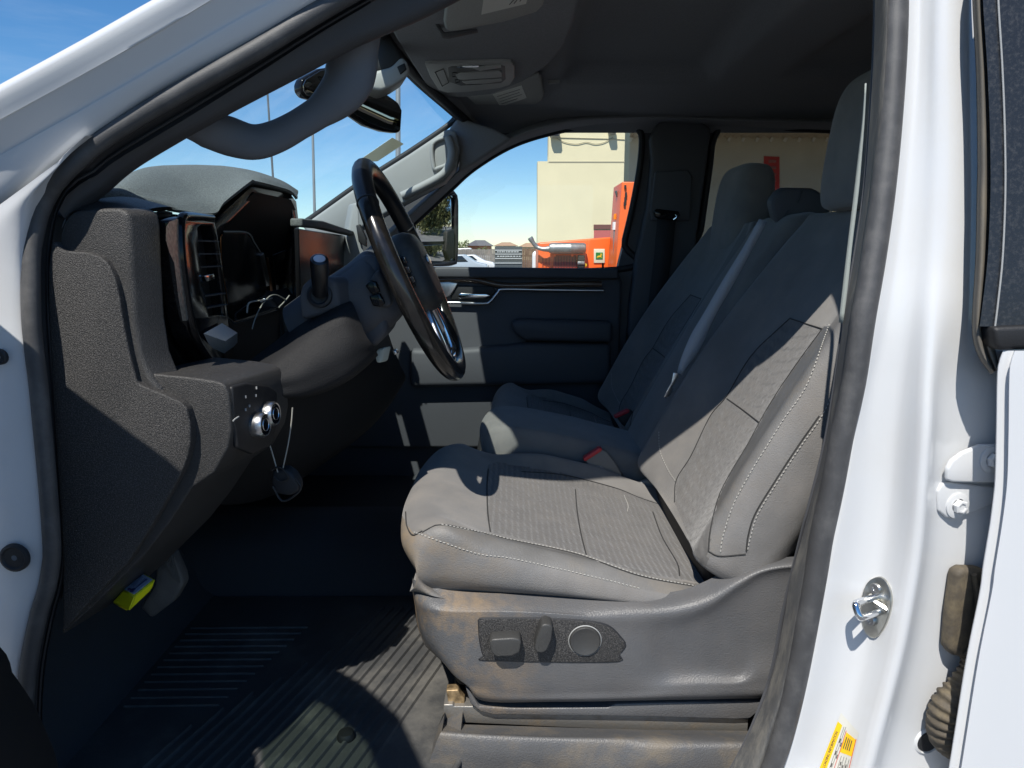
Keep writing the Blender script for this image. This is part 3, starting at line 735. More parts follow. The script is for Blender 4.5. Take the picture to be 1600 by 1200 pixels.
MB().lathe(jp, jn, [(.0172, 0), (.019, .003), (.021, .0025), (.023, 0)], 24).build('hole_rim', M['white_jamb'], truck)

# ---- open front door (out of frame to the left, its trim corner shows at bottom left)
fd = slab('driver_door', [Vector((-.75, .90, 0))+Vector((.42*s, -.908*s, z+H)) for s, z in [(0, -.10), (1.05, -.06), (1.08, -.3), (1.05, -.95), (.05, -.95), (0, -.6)]], Vector((-.907, -.42, 0))*.09, M['white'], truck, bevel=.015)
def dpl(L): return [Vector((-.75, .90, 0))+Vector((.42*s_, -.908*s_, z+H)) for s_, z in L]
dn = Vector((-.907, -.42, 0))
slab('window_frame', dpl([(0, -.10), (0, .03), (.29, .265), (.43, .36), (.60, .44), (.95, .44), (1.03, .36), (1.08, -.06), (1.02, -.06), (.97, .33), (.92, .38), (.62, .38), (.46, .30), (.36, .225), (.34, -.06)]), dn*.05, M['dark'], fd, bevel=.006)
slab('window_glass', dpl([(.33, -.07), (.34, .20), (.46, .31), (.62, .39), (.92, .39), (.98, .33), (1.03, -.07)]), dn*.005, M['gglass'], fd, bevel=0)
dtp = [(-60, 960), (-20, 990), (0, 1006), (12, 1020), (18, 1034), (21, 1048), (34, 1066), (54, 1096), (73, 1138), (87, 1172), (95, 1205), (104, 1260), (-60, 1260)]
dt = slab('door_trim', [at(u, v, .86) for u, v in dtp], (.10, -.28, 0), M['dark'], fd, bevel=.006)
tubeobj('trim_edge_highlight', [at(u, v, .858) for u, v in [(-6, 1050), (10, 1052), (24, 1070), (46, 1104), (64, 1140), (80, 1175), (90, 1215)]], .0035, M['trim'], fd, samples=30)  # lighter tube painted in as the highlight along the rim
# ================================================================== SEATS
LEAN = R(28.7)
DD = Vector((math.sin(LEAN), 0, math.cos(LEAN)))      # up along the backrest
NN = Vector((-math.cos(LEAN), 0, math.sin(LEAN)))     # out of its face
BASE = Vector((.33, 0, -.55))
def lerp_tab(tab, x):
    if x <= tab[0][0]: return tab[0][1]
    for (a, p), (b, q) in zip(tab, tab[1:]):
        if x <= b: return p+(q-p)*(x-a)/(b-a)
    return tab[-1][1]
def cushion_rows(cy=1.42, nearw=1.0):
    zi_t = [(-.15, -.456), (-.05, -.492), (.05, -.519), (.15, -.543), (.25, -.563), (.36, -.588)]
    zb_t = [(-.2, -.585), (.0, -.590), (.2, -.60), (.36, -.62)]
    nose = [(-.165, -.585, 1), (-.192, -.560, 1), (-.212, -.522, 1), (-.214, -.497, 1), (-.203, -.474, 1), (-.18, -.460, .95), (-.15, -.456, .85), (-.11, -.468, .6), (-.05, -.492, .3)]
    st = nose+[(x, lerp_tab(zi_t, x), 0) for x in (.02, .08, .15, .22, .29, .35)]
    rows = []
    ys = [-.262, -.283, -.287, -.277, -.247, -.208, -.10, 0, .10, .20, .243, .272, .285, .265]
    for x, zi, w in st:
        zb = min(zi, lerp_tab(zb_t, x))
        rear = ss(.18, .35, x)
        zc = zi+.006*(1-w)-.012*rear
        zs = max(zb+.004, zi-.020-.012*ss(-.1, .2, x)+.006*w)
        if w == 1: zs = max(zb+.002, min(zs, zi-.006)) if zi > zb+.01 else zb
        zf = zi+(.045*ss(-.12, .10, x)*(1-.55*rear))
        zz = [zb, zb+(zs-zb)*.35, zb+(zs-zb)*.8, zs+(zc-zs)*.45, zc, zi-.004*(1-w), zi-.008*(1-w), zi-.008*(1-w), zi-.004*(1-w), zi+.004*(1-w), zf, zs+(zf-zi)*.5, zb+(zs-zb)*.5, zb]
        r = []
        for yo, z in zip(ys, zz):
            xo = .05*w*abs(yo/.285)**4
            r.append(W(x+xo, cy+yo, z))
        rows.append(r)
    return rows
def back_rows(cy=1.42):
    ys = [-.25, -.29, -.296, -.285, -.262, -.215, -.13, -.06, 0, .06, .13, .20, .250, .282, .275, .23]
    os = [-.13, -.085, -.03, .012, .032, .020, .0, -.008, -.01, -.008, .0, .03, .046, .0, -.06, -.13]
    st = [(.012, .94, .2), (.018, .97, .7), (.04, 1, 1), (.10, 1, 1.05), (.2, 1, 1.1), (.33, 1, 1.05), (.45, .99, .85), (.55, .965, .6), (.63, .92, .4), (.69, .84, .2), (.722, .74, .05), (.735, .62, -.6)]
    rows = []
    for t, w, o in st:
        r = []
        for yo, of in zip(ys, os):
            q = of*o if of > -.02 else of*(1 if o > 0 else .9)
            if o < 0: q = min(q, -.02)-.02
            p = BASE+DD*t+NN*q
            r.append(W(p.x, cy+yo*w, p.z))
        rows.append(r)
    return rows
def headrest_rows(cy=1.42):
    C = Vector((.705, cy, .205)); up = Vector((.10, 0, 1)).normalized(); fw = Vector((-1, 0, .10)).normalized()
    rows = []
    for h, w, d in [(-.125, .55, .45), (-.122, .8, .75), (-.11, .93, .93), (-.07, 1, 1), (0, 1, 1.02), (.07, .97, .98), (.11, .90, .86), (.132, .78, .62), (.138, .5, .3)]:
        r = []
        for k in range(24):
            th = 2*math.pi*k/24; c, s = math.cos(th), math.sin(th)
            e = .55
            yy = .142*w*math.copysign(abs(c)**e, c); dd = .062*d*math.copysign(abs(s)**e, s)
            p = C+up*h+fw*dd
            r.append(W(p.x, p.y+yy, p.z))
        rows.append(r)
    return rows
def face_split(o, b, m2, inside, idx=1):
    """give the faces for which inside(u, v) holds the second material"""
    o.data.materials.append(m2)
def px(p):
    d = p-CAM; yc = d.y*CP-d.z*SP; zc = d.y*SP+d.z*CP
    return 800+F*d.x/yc, 600-F*zc/yc
def inpoly(u, v, P):
    c = False; j = len(P)-1
    for i in range(len(P)):
        if (P[i][1] > v) != (P[j][1] > v) and u < (P[j][0]-P[i][0])*(v-P[i][1])/(P[j][1]-P[i][1])+P[i][0]: c = not c
        j = i
    return c
def closed_loft(name, rows, nu, nv, m_, par, sharp=70, closed=False):
    if closed: g = [smooth(r, nu, closed=True) for r in rows]
    else: g = [smooth(r, nu) for r in rows]
    cols = []
    m = len(g); out = []
    for i in range(m-1):
        for k in range(nv):
            t = k/nv
            rr = []
            for j in range(nu):
                a = g[i-1][j] if i > 0 else g[0][j]*2-g[1][j]
                d = g[i+2][j] if i+2 < m else g[i+1][j]*2-g[i][j]
                rr.append(cr(a, g[i][j], g[i+1][j], d, t))
            out.append(rr)
    out.append(g[-1])
    B = MB(); B.grid(out, closed_u=True)
    n = nu; B.f.append(tuple(range(n))); B.mi.append(0)
    k = (len(out)-1)*n; B.f.append(tuple(range(k, k+n))); B.mi.append(0)
    return B.build(name, m_, par, sharp)

seat = thing('captain_chair', 'grey cloth driver seat half lit by sun, nearest the open door', 'car seat', W(.1, 1.42, -.875), 'front seats of the cab')
cu = closed_loft('cushion', cushion_rows(), 150, 8, M['fabric'], seat)
bk = closed_loft('backrest', back_rows(), 150, 8, M['fabric'], seat)
cb = bvh_of(cu); bb = bvh_of(bk)
# trim panels of other cloth follow the seams seen on the seat
ins_cu = [(763, 728), (775, 722), (870, 738), (960, 762), (1040, 790), (1070, 850), (1106, 912), (1000, 895), (915, 866), (800, 838), (765, 831), (760, 780)]
bol_cu = [(640, 838), (655, 828), (690, 820), (750, 832), (800, 844), (900, 865), (1000, 900), (1110, 915), (1110, 940), (1000, 921), (925, 901), (800, 873), (750, 866), (695, 848), (660, 832)]
skirt = [(625, 800), (634, 815), (648, 838), (660, 834), (695, 848), (750, 866), (800, 873), (925, 901), (1000, 921), (1110, 940), (1110, 1000), (620, 1000)]
cu.data.materials.append(M['insert']); cu.data.materials.append(M['vinyl']); cu.data.materials.append(M['side_vinyl'])
off = wloc(cu)
for f in cu.data.polygons:
    p = f.center+off; u, v = px(p)
    if p.y > 1.66: continue
    if inpoly(u, v, skirt) and p.y < 1.33: f.material_index = 3
    elif inpoly(u, v, bol_cu) and p.y < 1.3: f.material_index = 2
    elif inpoly(u, v, ins_cu): f.material_index = 1
bk.data.materials.append(M['insert']); bk.data.materials.append(M['vinyl']); bk.data.materials.append(M['side_vinyl'])
ins_bk = [(1054, 785), (1057, 750), (1080, 712), (1110, 650), (1135, 620), (1175, 555), (1235, 497), (1285, 514), (1237, 580), (1200, 637), (1167, 697), (1140, 742), (1122, 780), (1110, 830), (1107, 862), (1100, 900)]
vin_bk = [(1104, 866), (1110, 830), (1122, 780), (1140, 742), (1167, 697), (1200, 637), (1237, 580), (1285, 514), (1300, 505), (1262, 600), (1225, 655), (1200, 695), (1175, 735), (1147, 787), (1130, 837), (1126, 868), (1104, 868)]
sid_bk = [(1095, 940), (1100, 875), (1126, 868), (1130, 837), (1147, 787), (1175, 735), (1200, 695), (1225, 655), (1262, 600), (1300, 505), (1420, 300), (1420, 1000), (1120, 1000)]
off = wloc(bk)
for f in bk.data.polygons:
    p = f.center+off; u, v = px(p)
    if inpoly(u, v, ins_bk): f.material_index = 1
    elif p.y < 1.30 and inpoly(u, v, vin_bk): f.material_index = 2
    elif p.y < 1.26 and inpoly(u, v, sid_bk): f.material_index = 3
stitches('stitching', cb, [[(690, 820), (750, 832), (800, 844), (900, 865), (1000, 899), (1090, 917)],
                           [(648, 832), (695, 848), (750, 866), (800, 873), (925, 901), (1000, 920)],
                           [(975, 775), (981, 790), (980, 800)]], M['thread'], cu)
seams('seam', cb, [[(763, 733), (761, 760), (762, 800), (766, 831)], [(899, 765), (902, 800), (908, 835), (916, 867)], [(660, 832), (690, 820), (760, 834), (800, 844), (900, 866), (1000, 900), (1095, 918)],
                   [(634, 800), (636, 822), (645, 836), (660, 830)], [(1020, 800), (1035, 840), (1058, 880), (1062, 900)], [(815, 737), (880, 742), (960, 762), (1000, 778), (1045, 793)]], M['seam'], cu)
stitches('stitching', bb, [[(1126, 862), (1130, 837), (1147, 787), (1175, 735), (1200, 695), (1225, 655), (1262, 600), (1297, 507)],
                           [(1168, 858), (1173, 837), (1184, 803), (1213, 755), (1251, 697), (1284, 650), (1303, 610)],
                           [(1030, 675), (1032, 705), (1045, 735), (1056, 752)]], M['thread'], bk)
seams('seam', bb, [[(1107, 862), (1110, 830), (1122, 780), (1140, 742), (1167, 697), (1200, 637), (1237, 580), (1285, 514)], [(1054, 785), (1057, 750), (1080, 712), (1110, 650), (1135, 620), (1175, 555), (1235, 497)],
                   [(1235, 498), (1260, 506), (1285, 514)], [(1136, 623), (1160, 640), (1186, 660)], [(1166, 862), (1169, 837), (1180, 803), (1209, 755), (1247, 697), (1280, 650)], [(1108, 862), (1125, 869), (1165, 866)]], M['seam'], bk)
hd = closed_loft('headrest', headrest_rows(), 60, 6, M['fabric'], seat, closed=True)
for yy in (1.36, 1.48): MB().tube([W(.70, yy, .02), W(.705, yy, .11)], .007, 10).build('headrest_post', M['satin'], hd)
rbox('recliner_cover', W(.46, 1.43, -.60), (.22, .46, .16), M['dark'], seat, bevel=.02)
# plastic base cover
c0 = [(644, 902, 1.20), (650, 907, 1.17), (700, 922, 1.15), (800, 928, 1.15), (900, 930, 1.15), (1000, 928, 1.15), (1060, 923, 1.15), (1100, 909, 1.15), (1135, 892, 1.15), (1180, 880, 1.15), (1215, 872, 1.15), (1262, 868, 1.15)]
c1 = [(645, 925, 1.19), (653, 938, 1.145), (690, 949, 1.118), (800, 951, 1.115), (900, 957, 1.115), (985, 958, 1.115), (1050, 955, 1.115), (1105, 940, 1.115), (1150, 912, 1.115), (1185, 893, 1.115), (1220, 885, 1.115), (1262, 882, 1.115)]
c2 = [(648, 945, 1.19), (658, 962, 1.142), (695, 966, 1.112), (800, 966, 1.108), (900, 970, 1.108), (985, 990, 1.112), (1060, 985, 1.12), (1110, 968, 1.12), (1155, 940, 1.12), (1190, 915, 1.12), (1225, 905, 1.12), (1262, 905, 1.12)]
c3 = [(653, 980, 1.185), (668, 1000, 1.14), (705, 1020, 1.11), (800, 1035, 1.106), (900, 1040, 1.106), (990, 1040, 1.108), (1045, 1045, 1.122), (1110, 1042, 1.124), (1160, 1042, 1.122), (1180, 1020, 1.118), (1215, 1000, 1.116), (1262, 1000, 1.116)]
c4 = [(664, 1008, 1.18), (690, 1033, 1.14), (722, 1062, 1.115), (800, 1080, 1.11), (900, 1080, 1.11), (990, 1078, 1.11), (1045, 1075, 1.11), (1110, 1072, 1.11), (1160, 1070, 1.11), (1185, 1065, 1.11), (1215, 1060, 1.11), (1262, 1050, 1.11)]
c5 = [(672, 1012, 1.20), (700, 1040, 1.16), (730, 1070, 1.135), (757, 1095, 1.125), (870, 1096, 1.12), (960, 1095, 1.12), (1045, 1093, 1.12), (1110, 1092, 1.12), (1150, 1091, 1.12), (1185, 1090, 1.12), (1215, 1085, 1.12), (1262, 1080, 1.12)]
c6 = [(680, 1012, 1.3), (705, 1040, 1.3), (735, 1068, 1.25), (760, 1092, 1.2), (870, 1093, 1.2), (960, 1092, 1.2), (1045, 1090, 1.2), (1110, 1089, 1.2), (1150, 1088, 1.2), (1185, 1087, 1.2), (1215, 1082, 1.2), (1262, 1077, 1.2)]
bc = sheet('base_cover', [row(c0), row(c1), row(c2), row(c3), row(c4), row(c5), row(c6)], 110, 8, M['cover'], seat, sharp=70)
bcB = bvh_of(bc)
sheet('base_cover_front', [[at(645, 925, 1.19), at(653, 980, 1.185), at(672, 1012, 1.20)], [at(655, 915, 1.4), at(660, 960, 1.4), at(680, 1005, 1.4)], [at(665, 880, 1.66), at(668, 910, 1.66), at(685, 940, 1.66)]], 12, 5, M['cover'], seat)
# switch plate, set in a groove
swp = [(748, 969), (756, 966), (830, 966), (900, 969), (935, 973), (954, 980), (968, 994), (977, 1008), (966, 1022), (955, 1033), (765, 1031), (756, 1024), (750, 1000)]
pan = slab('switch_plate', onto(bcB, swp+[swp[0]], 60, .0005)[:-1], (0, -.0022, 0), M['dash_cover'], seat, bevel=.0008)
tubeobj('plate_groove', onto(bcB, swp+[swp[0]], 120, .0004), .0018, M['rubber_dark'], seat)
y1 = 1.100
lev = [(764, 1003), (769, 999), (800, 997), (812, 999), (815, 1004), (812, 1020), (800, 1026), (775, 1027), (767, 1020)]
pslab('seat_slide_lever', lev, 1.080, .028, M['switch'], seat, bevel=.005)
lev2 = [(846, 977), (853, 975), (861, 977), (864, 982), (862, 1000), (855, 1017), (848, 1021), (838, 1020), (835, 1013), (838, 997)]
pslab('recline_lever', lev2, 1.078, .03, M['switch'], seat, bevel=.006)
kc = at(914, 1001, 1.104)
MB().lathe(kc, (0, -1, 0), [(.0265, -.004), (.0262, .002), (.0245, .0045), (.0225, .004), (.018, .0015), (.0001, .001)], 36).build('lumbar_button', M['switch'], seat)
MB().lathe(kc, (0, -1, 0), [(.0265, 0), (.0272, .0014), (.0285, 0)], 36).build('button_ring', M['trim_light'], seat)
# lower cover, track and bracket
pslab('track_cover', [(727, 1073), (733, 1078), (748, 1104), (800, 1107), (950, 1106), (962, 1100), (1040, 1098), (1190, 1096), (1185, 1112), (1172, 1123), (1150, 1124), (1000, 1120), (770, 1117), (750, 1112), (735, 1100)], 1.128, .05, M['cover'], seat, bevel=.004)
pslab('slide_track', [(693, 1101), (708, 1101), (709, 1104), (760, 1104), (900, 1112), (1000, 1117), (1170, 1123), (1168, 1146), (1000, 1142), (860, 1136), (692, 1128)], 1.14, .05, mat('dusty_track_steel', (.30, .29, .27), .45, metal=.7, bump=.3, bscale=200, dust=(.25, .18, .10), dscale=30, damt=.6), seat, bevel=.003)
pslab('track_bracket', [(697, 1079), (716, 1078), (719, 1086), (726, 1092), (726, 1100), (700, 1100), (699, 1090)], 1.15, .02, mat('rusty_bracket', (.28, .20, .11), .5, metal=.5, var=.5, vscale=90), seat, bevel=.002)
rbox('seat_frame', W(.12, 1.42, -.70), (.46, .42, .22), M['dark'], seat, bevel=.02)

# sill cover below the seat
sl = thing('sill_cover', 'dusty black plastic trim box on the floor below the driver seat', 'trim cover', at(900, 1160, 1.08))
s0 = [(694, 1131, 1.13), (760, 1133, 1.13), (860, 1136, 1.13), (1000, 1140, 1.13), (1075, 1141, 1.13), (1185, 1142, 1.13), (1260, 1142, 1.13)]
s1 = [(692, 1140, 1.09), (760, 1145, 1.085), (860, 1149, 1.085), (1000, 1150, 1.085), (1075, 1152, 1.085), (1185, 1155, 1.085), (1260, 1155, 1.085)]
s2 = [(688, 1146, 1.075), (760, 1151, 1.07), (860, 1155, 1.07), (1000, 1160, 1.068), (1050, 1163, 1.066), (1170, 1164, 1.066), (1260, 1165, 1.066)]
s3 = [(680, 1165, 1.07), (760, 1175, 1.062), (860, 1180, 1.062), (960, 1190, 1.058), (1020, 1180, 1.058), (1170, 1190, 1.058), (1260, 1190, 1.058)]
s4 = [(668, 1205, 1.066), (760, 1215, 1.058), (860, 1222, 1.058), (930, 1225, 1.05), (1000, 1230, 1.05), (1170, 1240, 1.05), (1260, 1240, 1.05)]
s5 = [(655, 1300, 1.05), (760, 1310, 1.04), (860, 1315, 1.04), (930, 1315, 1.04), (1000, 1320, 1.04), (1170, 1320, 1.04), (1260, 1320, 1.04)]
sheet('cover', [row(s0), row(s1), row(s2), row(s3), row(s4), row(s5)], 60, 6, M['sill'], sl, sharp=60)
slab('end_cap', [at(694, 1131, 1.13), at(690, 1146, 1.075), at(680, 1165, 1.07), at(668, 1205, 1.066), at(655, 1300, 1.05), at(720, 1300, 1.05), at(720, 1140, 1.09)], (0, .05, 0), M['sill'], sl, bevel=0)

# passenger seat: the same seat again across the cab
ps = copy_tree(seat, None, (.0, .82, .0))
tag(ps, 'dark grey cloth passenger seat in shade by the far door', 'car seat', 'front seats of the cab')
pass
for ch in list(ps.children):
    if ch.name.split('.')[0] in ('switch_plate', 'plate_groove', 'seat_slide_lever', 'recline_lever', 'lumbar_button', 'button_ring', 'track_bracket'):
        for g2 in list(ch.children): bpy.data.objects.remove(g2)
        bpy.data.objects.remove(ch)
    elif ch.name.split('.')[0] == 'cushion': ch.scale.x = .74; ch.location.x = .065
    elif ch.name.split('.')[0] == 'headrest': ch.location.z -= .085
# middle seat
ms = thing('middle_bench', 'narrow middle seat between the two front seats, folding backrest with black plastic top', 'car seat', W(.1, 1.84, -.875), 'front seats of the cab')
rows = []
for x, z, k in [(-.085, -.60, .9), (-.105, -.56, .97), (-.12, -.49, 1), (-.118, -.455, 1), (-.10, -.432, 1), (-.06, -.424, 1), (.02, -.432, 1), (.12, -.452, 1), (.22, -.478, 1), (.32, -.505, 1), (.36, -.53, 1)]:
    zb = min(z, -.60); r = []
    for yo, q in [(-.12, 0), (-.138, .2), (-.14, .7), (-.132, .92), (-.11, 1), (0, 1.03), (.11, 1), (.132, .92), (.14, .7), (.138, .2), (.12, 0)]:
        r.append(W(x+.035+.03*abs(yo/.14)**4*(1 if x < -.03 else 0), 1.84+yo*k, zb+(z-zb)*q))
    rows.append(r)
mc_ = closed_loft('cushion', rows, 70, 6, M['fabric'], ms)
rows = []
for t, o, w in [(-.04, -.03, .96), (.0, 0, 1), (.2, .01, 1), (.45, .01, 1), (.62, 0, .98), (.71, -.01, .96), (.75, -.05, .9)]:
    r = []
    for yo, q in [(-.11, -.14), (-.135, -.10), (-.138, -.03), (-.12, 0), (-.05, .006), (.05, .006), (.12, 0), (.138, -.03), (.135, -.10), (.11, -.14)]:
        p = BASE+DD*t+NN*(q+o+.02); r.append(W(p.x, 1.84+yo*w, p.z))
    rows.append(r)
closed_loft('backrest', rows, 60, 6, M['fabric'], ms)
tp = slab('tray_top', [at(u, v, 1.78) for u, v in [(1204, 316), (1216, 298), (1228, 293), (1268, 294), (1282, 300), (1300, 330), (1262, 356), (1222, 358), (1212, 350)]], (.03, .12, .01), M['navy'], ms, bevel=.012)
MB().tube([at(1246, 316, 1.778), at(1254, 298, 1.778)], .0018, 6).tube([at(1221, 350, 1.778), at(1231, 329, 1.778)], .0018, 6).build('tray_seam', M['trim'], ms)

# rear bench, dark behind the front seats
rs = thing('rear_bench', 'dark rear bench seat behind the front seats', 'car seat', W(1.5, 1.84, -.87))
rbox('cushion', W(1.45, 1.86, -.56), (.55, 1.5, .22), M['fabric'], rs, bevel=.05)
rbox('backrest', W(1.86, 1.86, -.15), (.16, 1.5, .72), M['fabric'], rs, rot=Matrix.Rotation(R(14), 3, 'Y'), bevel=.05)
rbox('headrest', W(1.97, 1.45, .24), (.10, .27, .14), M['fabric'], rs, bevel=.035)
rbox('headrest', W(1.97, 2.28, .24), (.10, .27, .14), M['fabric'], rs, bevel=.035)

# belts and buckles
def ribbon(name, pts, width, m_, par, th=.0016):
    P = [Vector(p) for p in pts]; n = len(P); B = MB(); rows = []
    for p, w in zip(P, width): rows.append([p-w, p+w])
    B.grid(rows); o = B.build(name, m_, par, 60, recalc=False)
    bm = bmesh.new(); bm.from_mesh(o.data)
    bmesh.ops.solidify(bm, geom=list(bm.faces), thickness=th); bmesh.ops.recalc_face_normals(bm, faces=bm.faces); bm.to_mesh(o.data); bm.free()
    return o
mb = thing('middle_seat_belt', 'pale grey belt strap running down a dark backrest to its dangling tongue', 'seat belt', at(1120, 470, 1.70))
bl = [(1186, 342), (1160, 388), (1128, 440), (1098, 492), (1080, 522), (1064, 560), (1058, 582)]
br = [(1199, 346), (1175, 390), (1148, 440), (1116, 496), (1094, 545), (1074, 572), (1066, 586)]
L_ = smooth([at(u, v, 1.715) for u, v in bl], 24); R_ = smooth([at(u, v, 1.712) for u, v in br], 24)
ribbon('strap', [(a+b)/2 for a, b in zip(L_, R_)], [(b-a)/2 for a, b in zip(L_, R_)], M['webbing'], mb)
pslab('belt_tongue', [(1052, 582), (1060, 583), (1061, 588), (1054, 600), (1050, 604), (1052, 610), (1044, 621), (1037, 621), (1043, 608), (1049, 598)], 1.70, .004, M['satin'], mb, bevel=.001)
bu = thing('belt_buckle', 'grey seat belt buckle with red button standing beside the sunlit driver seat', 'seat belt buckle', at(940, 725, 1.68), 'belt buckles between the seats')
pslab('body', [(913, 719), (940, 702), (948, 706), (962, 724), (972, 742), (966, 750), (950, 749), (925, 734)], 1.665, .022, mat('grey_buckle_plastic', (.16, .155, .145), .6, bump=.3, bscale=700), bu, bevel=.004)
pslab('press_button', [(912, 716), (936, 700), (941, 701), (940, 705), (915, 721), (912, 720)], 1.660, .02, M['red'], bu, bevel=.002)
m = MB(); m.tube([at(938, 729, 1.664), at(944, 733, 1.664)], .0013, 5); m.tube([at(945, 735, 1.664), at(951, 739, 1.664)], .0013, 5); m.build('press_mark', M['trim_light'], bu)
pslab('stalk', [(960, 742), (972, 740), (980, 752), (1000, 758), (995, 770), (962, 756)], 1.672, .012, M['dark'], bu, bevel=.003)
b2 = thing('belt_buckle', 'dark belt buckle with red button lying on the far seat cushion', 'seat belt buckle', at(975, 645, 2.05), 'belt buckles between the seats')
pslab('body', [(964, 652), (985, 640), (998, 652), (1004, 668), (990, 676), (972, 664)], 2.02, .022, M['dark'], b2, bevel=.004)
pslab('press_button', [(960, 650), (980, 640), (984, 641), (983, 645), (963, 654), (960, 653)], 2.015, .02, M['red'], b2, bevel=.002)
# pale side piece of the cushion where the backrest pivots
pslab('pivot_cover', [(995, 757), (1012, 750), (1026, 753), (1034, 766), (1037, 778), (1018, 773)], 1.668, .02, mat('grey_pivot_plastic', (.26, .26, .25), .55), seat, bevel=.004)
db = thing('driver_belt', 'pale edge of belt webbing hanging along the inside of the near door pillar', 'seat belt', at(1330, 350, 1.02))
l_ = [(1353, 130), (1348, 190), (1341, 250), (1335, 300), (1325, 382), (1318, 440), (1311, 504)]
r_ = [(1354, 130), (1351, 190), (1346.5, 250), (1342, 300), (1332, 382), (1326, 440), (1318, 504)]
L_ = smooth([at(u, v, .996) for u, v in l_], 24); R_ = smooth([at(u, v, .992) for u, v in r_], 24)
ribbon('strap', [(a+b)/2 for a, b in zip(L_, R_)], [(b-a)/2 for a, b in zip(L_, R_)], mat('pale_belt_webbing', (.33, .36, .33), .8, bump=.6, bscale=1500), db)
pb = thing('passenger_belt', 'black seat belt hanging from its guide on the far door pillar', 'seat belt', at(1040, 400, 2.64))
pslab('height_adjuster', [(1024, 268), (1075, 265), (1082, 275), (1078, 345), (1018, 345), (1016, 330)], 2.635, .02, M['navy'], pb, bevel=.006)
pslab('belt_guide', [(1022, 330), (1026, 326), (1060, 330), (1063, 336), (1056, 344), (1030, 342), (1023, 338)], 2.615, .02, M['gloss'], pb, bevel=.004)
MB().tube(smooth([at(1055, 335, 2.61), at(1057, 339, 2.608), at(1052, 343, 2.61)], 8), .0022, 6).build('guide_glint', M['chrome'], pb)
L_ = [at(u, v, 2.632) for u, v in [(1027, 340), (1022, 400), (1012, 480), (1008, 540)]]; R_ = [at(u, v, 2.632) for u, v in [(1056, 342), (1050, 400), (1036, 480), (1030, 540)]]
ribbon('strap', [(a+b)/2 for a, b in zip(L_, R_)], [(b-a)/2 for a, b in zip(L_, R_)], M['dark_web'], pb)
# ================================================================== DASHBOARD
da = thing('dashboard', 'black grained dashboard facing the steering wheel, its end panel sunlit', 'dashboard', W(-.6, 1.84, -.3))
# carcass along the whole width
prof = [(-1.02, -.02), (-.86, .055), (-.70, .075), (-.64, .06), (-.62, .03), (-.62, -.06), (-.555, -.13), (-.54, -.26), (-.55, -.36), (-.64, -.50), (-.80, -.62), (-1.0, -.66)]
slab('dash_body', [W(x, 1.70, z) for x, z in prof], (0, 1.0, 0), M['dark'], da, bevel=.015)
prof2 = [(-1.02, -.02), (-.86, .055), (-.70, .08), (-.60, .03), (-.60, -.20), (-.62, -.36), (-.70, -.50), (-.82, -.62), (-1.0, -.66)]
slab('driver_side_body', [W(x, 1.06, z) for x, z in prof2], (0, .66, 0), M['dark'], da, bevel=.01)
# outer end: side panel, corner body, knee ledge
e1 = [(92, 382), (93, 366), (97, 352), (104, 338), (114, 329), (150, 325), (186, 325), (199, 333), (203, 352), (206, 420), (211, 500), (220, 555), (234, 590), (252, 612), (200, 640), (120, 560), (92, 470)]
slab('corner_body', [at(u, v, 1.006) for u, v in e1], (.024, .042, .002), M['dash'], da, bevel=.017, seg=6)
# top of the corner body falling towards the cluster
t0 = [(96, 358, 1.015), (112, 332, 1.015), (150, 327, 1.015), (188, 327, 1.015), (206, 342, 1.015)]
t1 = [(100, 345, 1.045), (117, 321, 1.045), (152, 315, 1.045), (190, 314, 1.045), (228, 328, 1.045)]
t2 = [(104, 342, 1.12), (124, 316, 1.12), (160, 309, 1.12), (205, 308, 1.12), (262, 323, 1.12)]
t3 = [(110, 352, 1.22), (140, 325, 1.22), (180, 316, 1.22), (235, 318, 1.22), (280, 328, 1.20)]
sheet('corner_top', [row(t0), row(t1), row(t2), row(t3)], 40, 6, M['dash'], da)
knee = [(212, 586), (226, 583), (250, 585), (300, 590), (338, 596), (350, 601), (356, 612), (359, 636), (361, 672), (356, 700), (335, 738), (300, 762), (262, 820), (225, 868), (195, 898), (150, 943), (118, 972), (98, 992), (96, 985), (150, 900), (220, 800), (270, 740), (284, 690), (280, 650), (250, 618)]
kn = slab('knee_body', [at(u, v, 1.012) for u, v in knee], (.035, .16, .0), M['dash'], da, bevel=.018, seg=5)
kn2 = [(300, 600), (345, 604), (365, 612), (382, 636), (384, 672), (374, 700), (338, 738), (300, 762), (262, 820), (225, 868), (195, 898), (150, 943), (118, 972), (98, 992), (100, 800), (200, 640)]
slab('knee_lower_body', [at(u, v, 1.06) for u, v in kn2], (-.02, .12, .0), M['dash'], da, bevel=.02)
endp = [(79, 382), (83, 377), (88, 381), (93, 388), (102, 392), (135, 394), (155, 400), (168, 411), (179, 432), (186, 460), (191, 495), (199, 538), (207, 570), (214, 598), (222, 603), (252, 615), (282, 628), (292, 639), (297, 660), (298, 690), (294, 712), (286, 735), (268, 768), (234, 827), (200, 880), (174, 906), (130, 951), (104, 982), (97, 986), (97, 930), (98, 880), (94, 800), (88, 720), (84, 640), (79, 560), (75, 480), (75, 420)]
slab('end_panel', [at(u, v, .994) for u, v in endp], (0, .06, 0), M['dash_cover'], da, bevel=.006, seg=4)
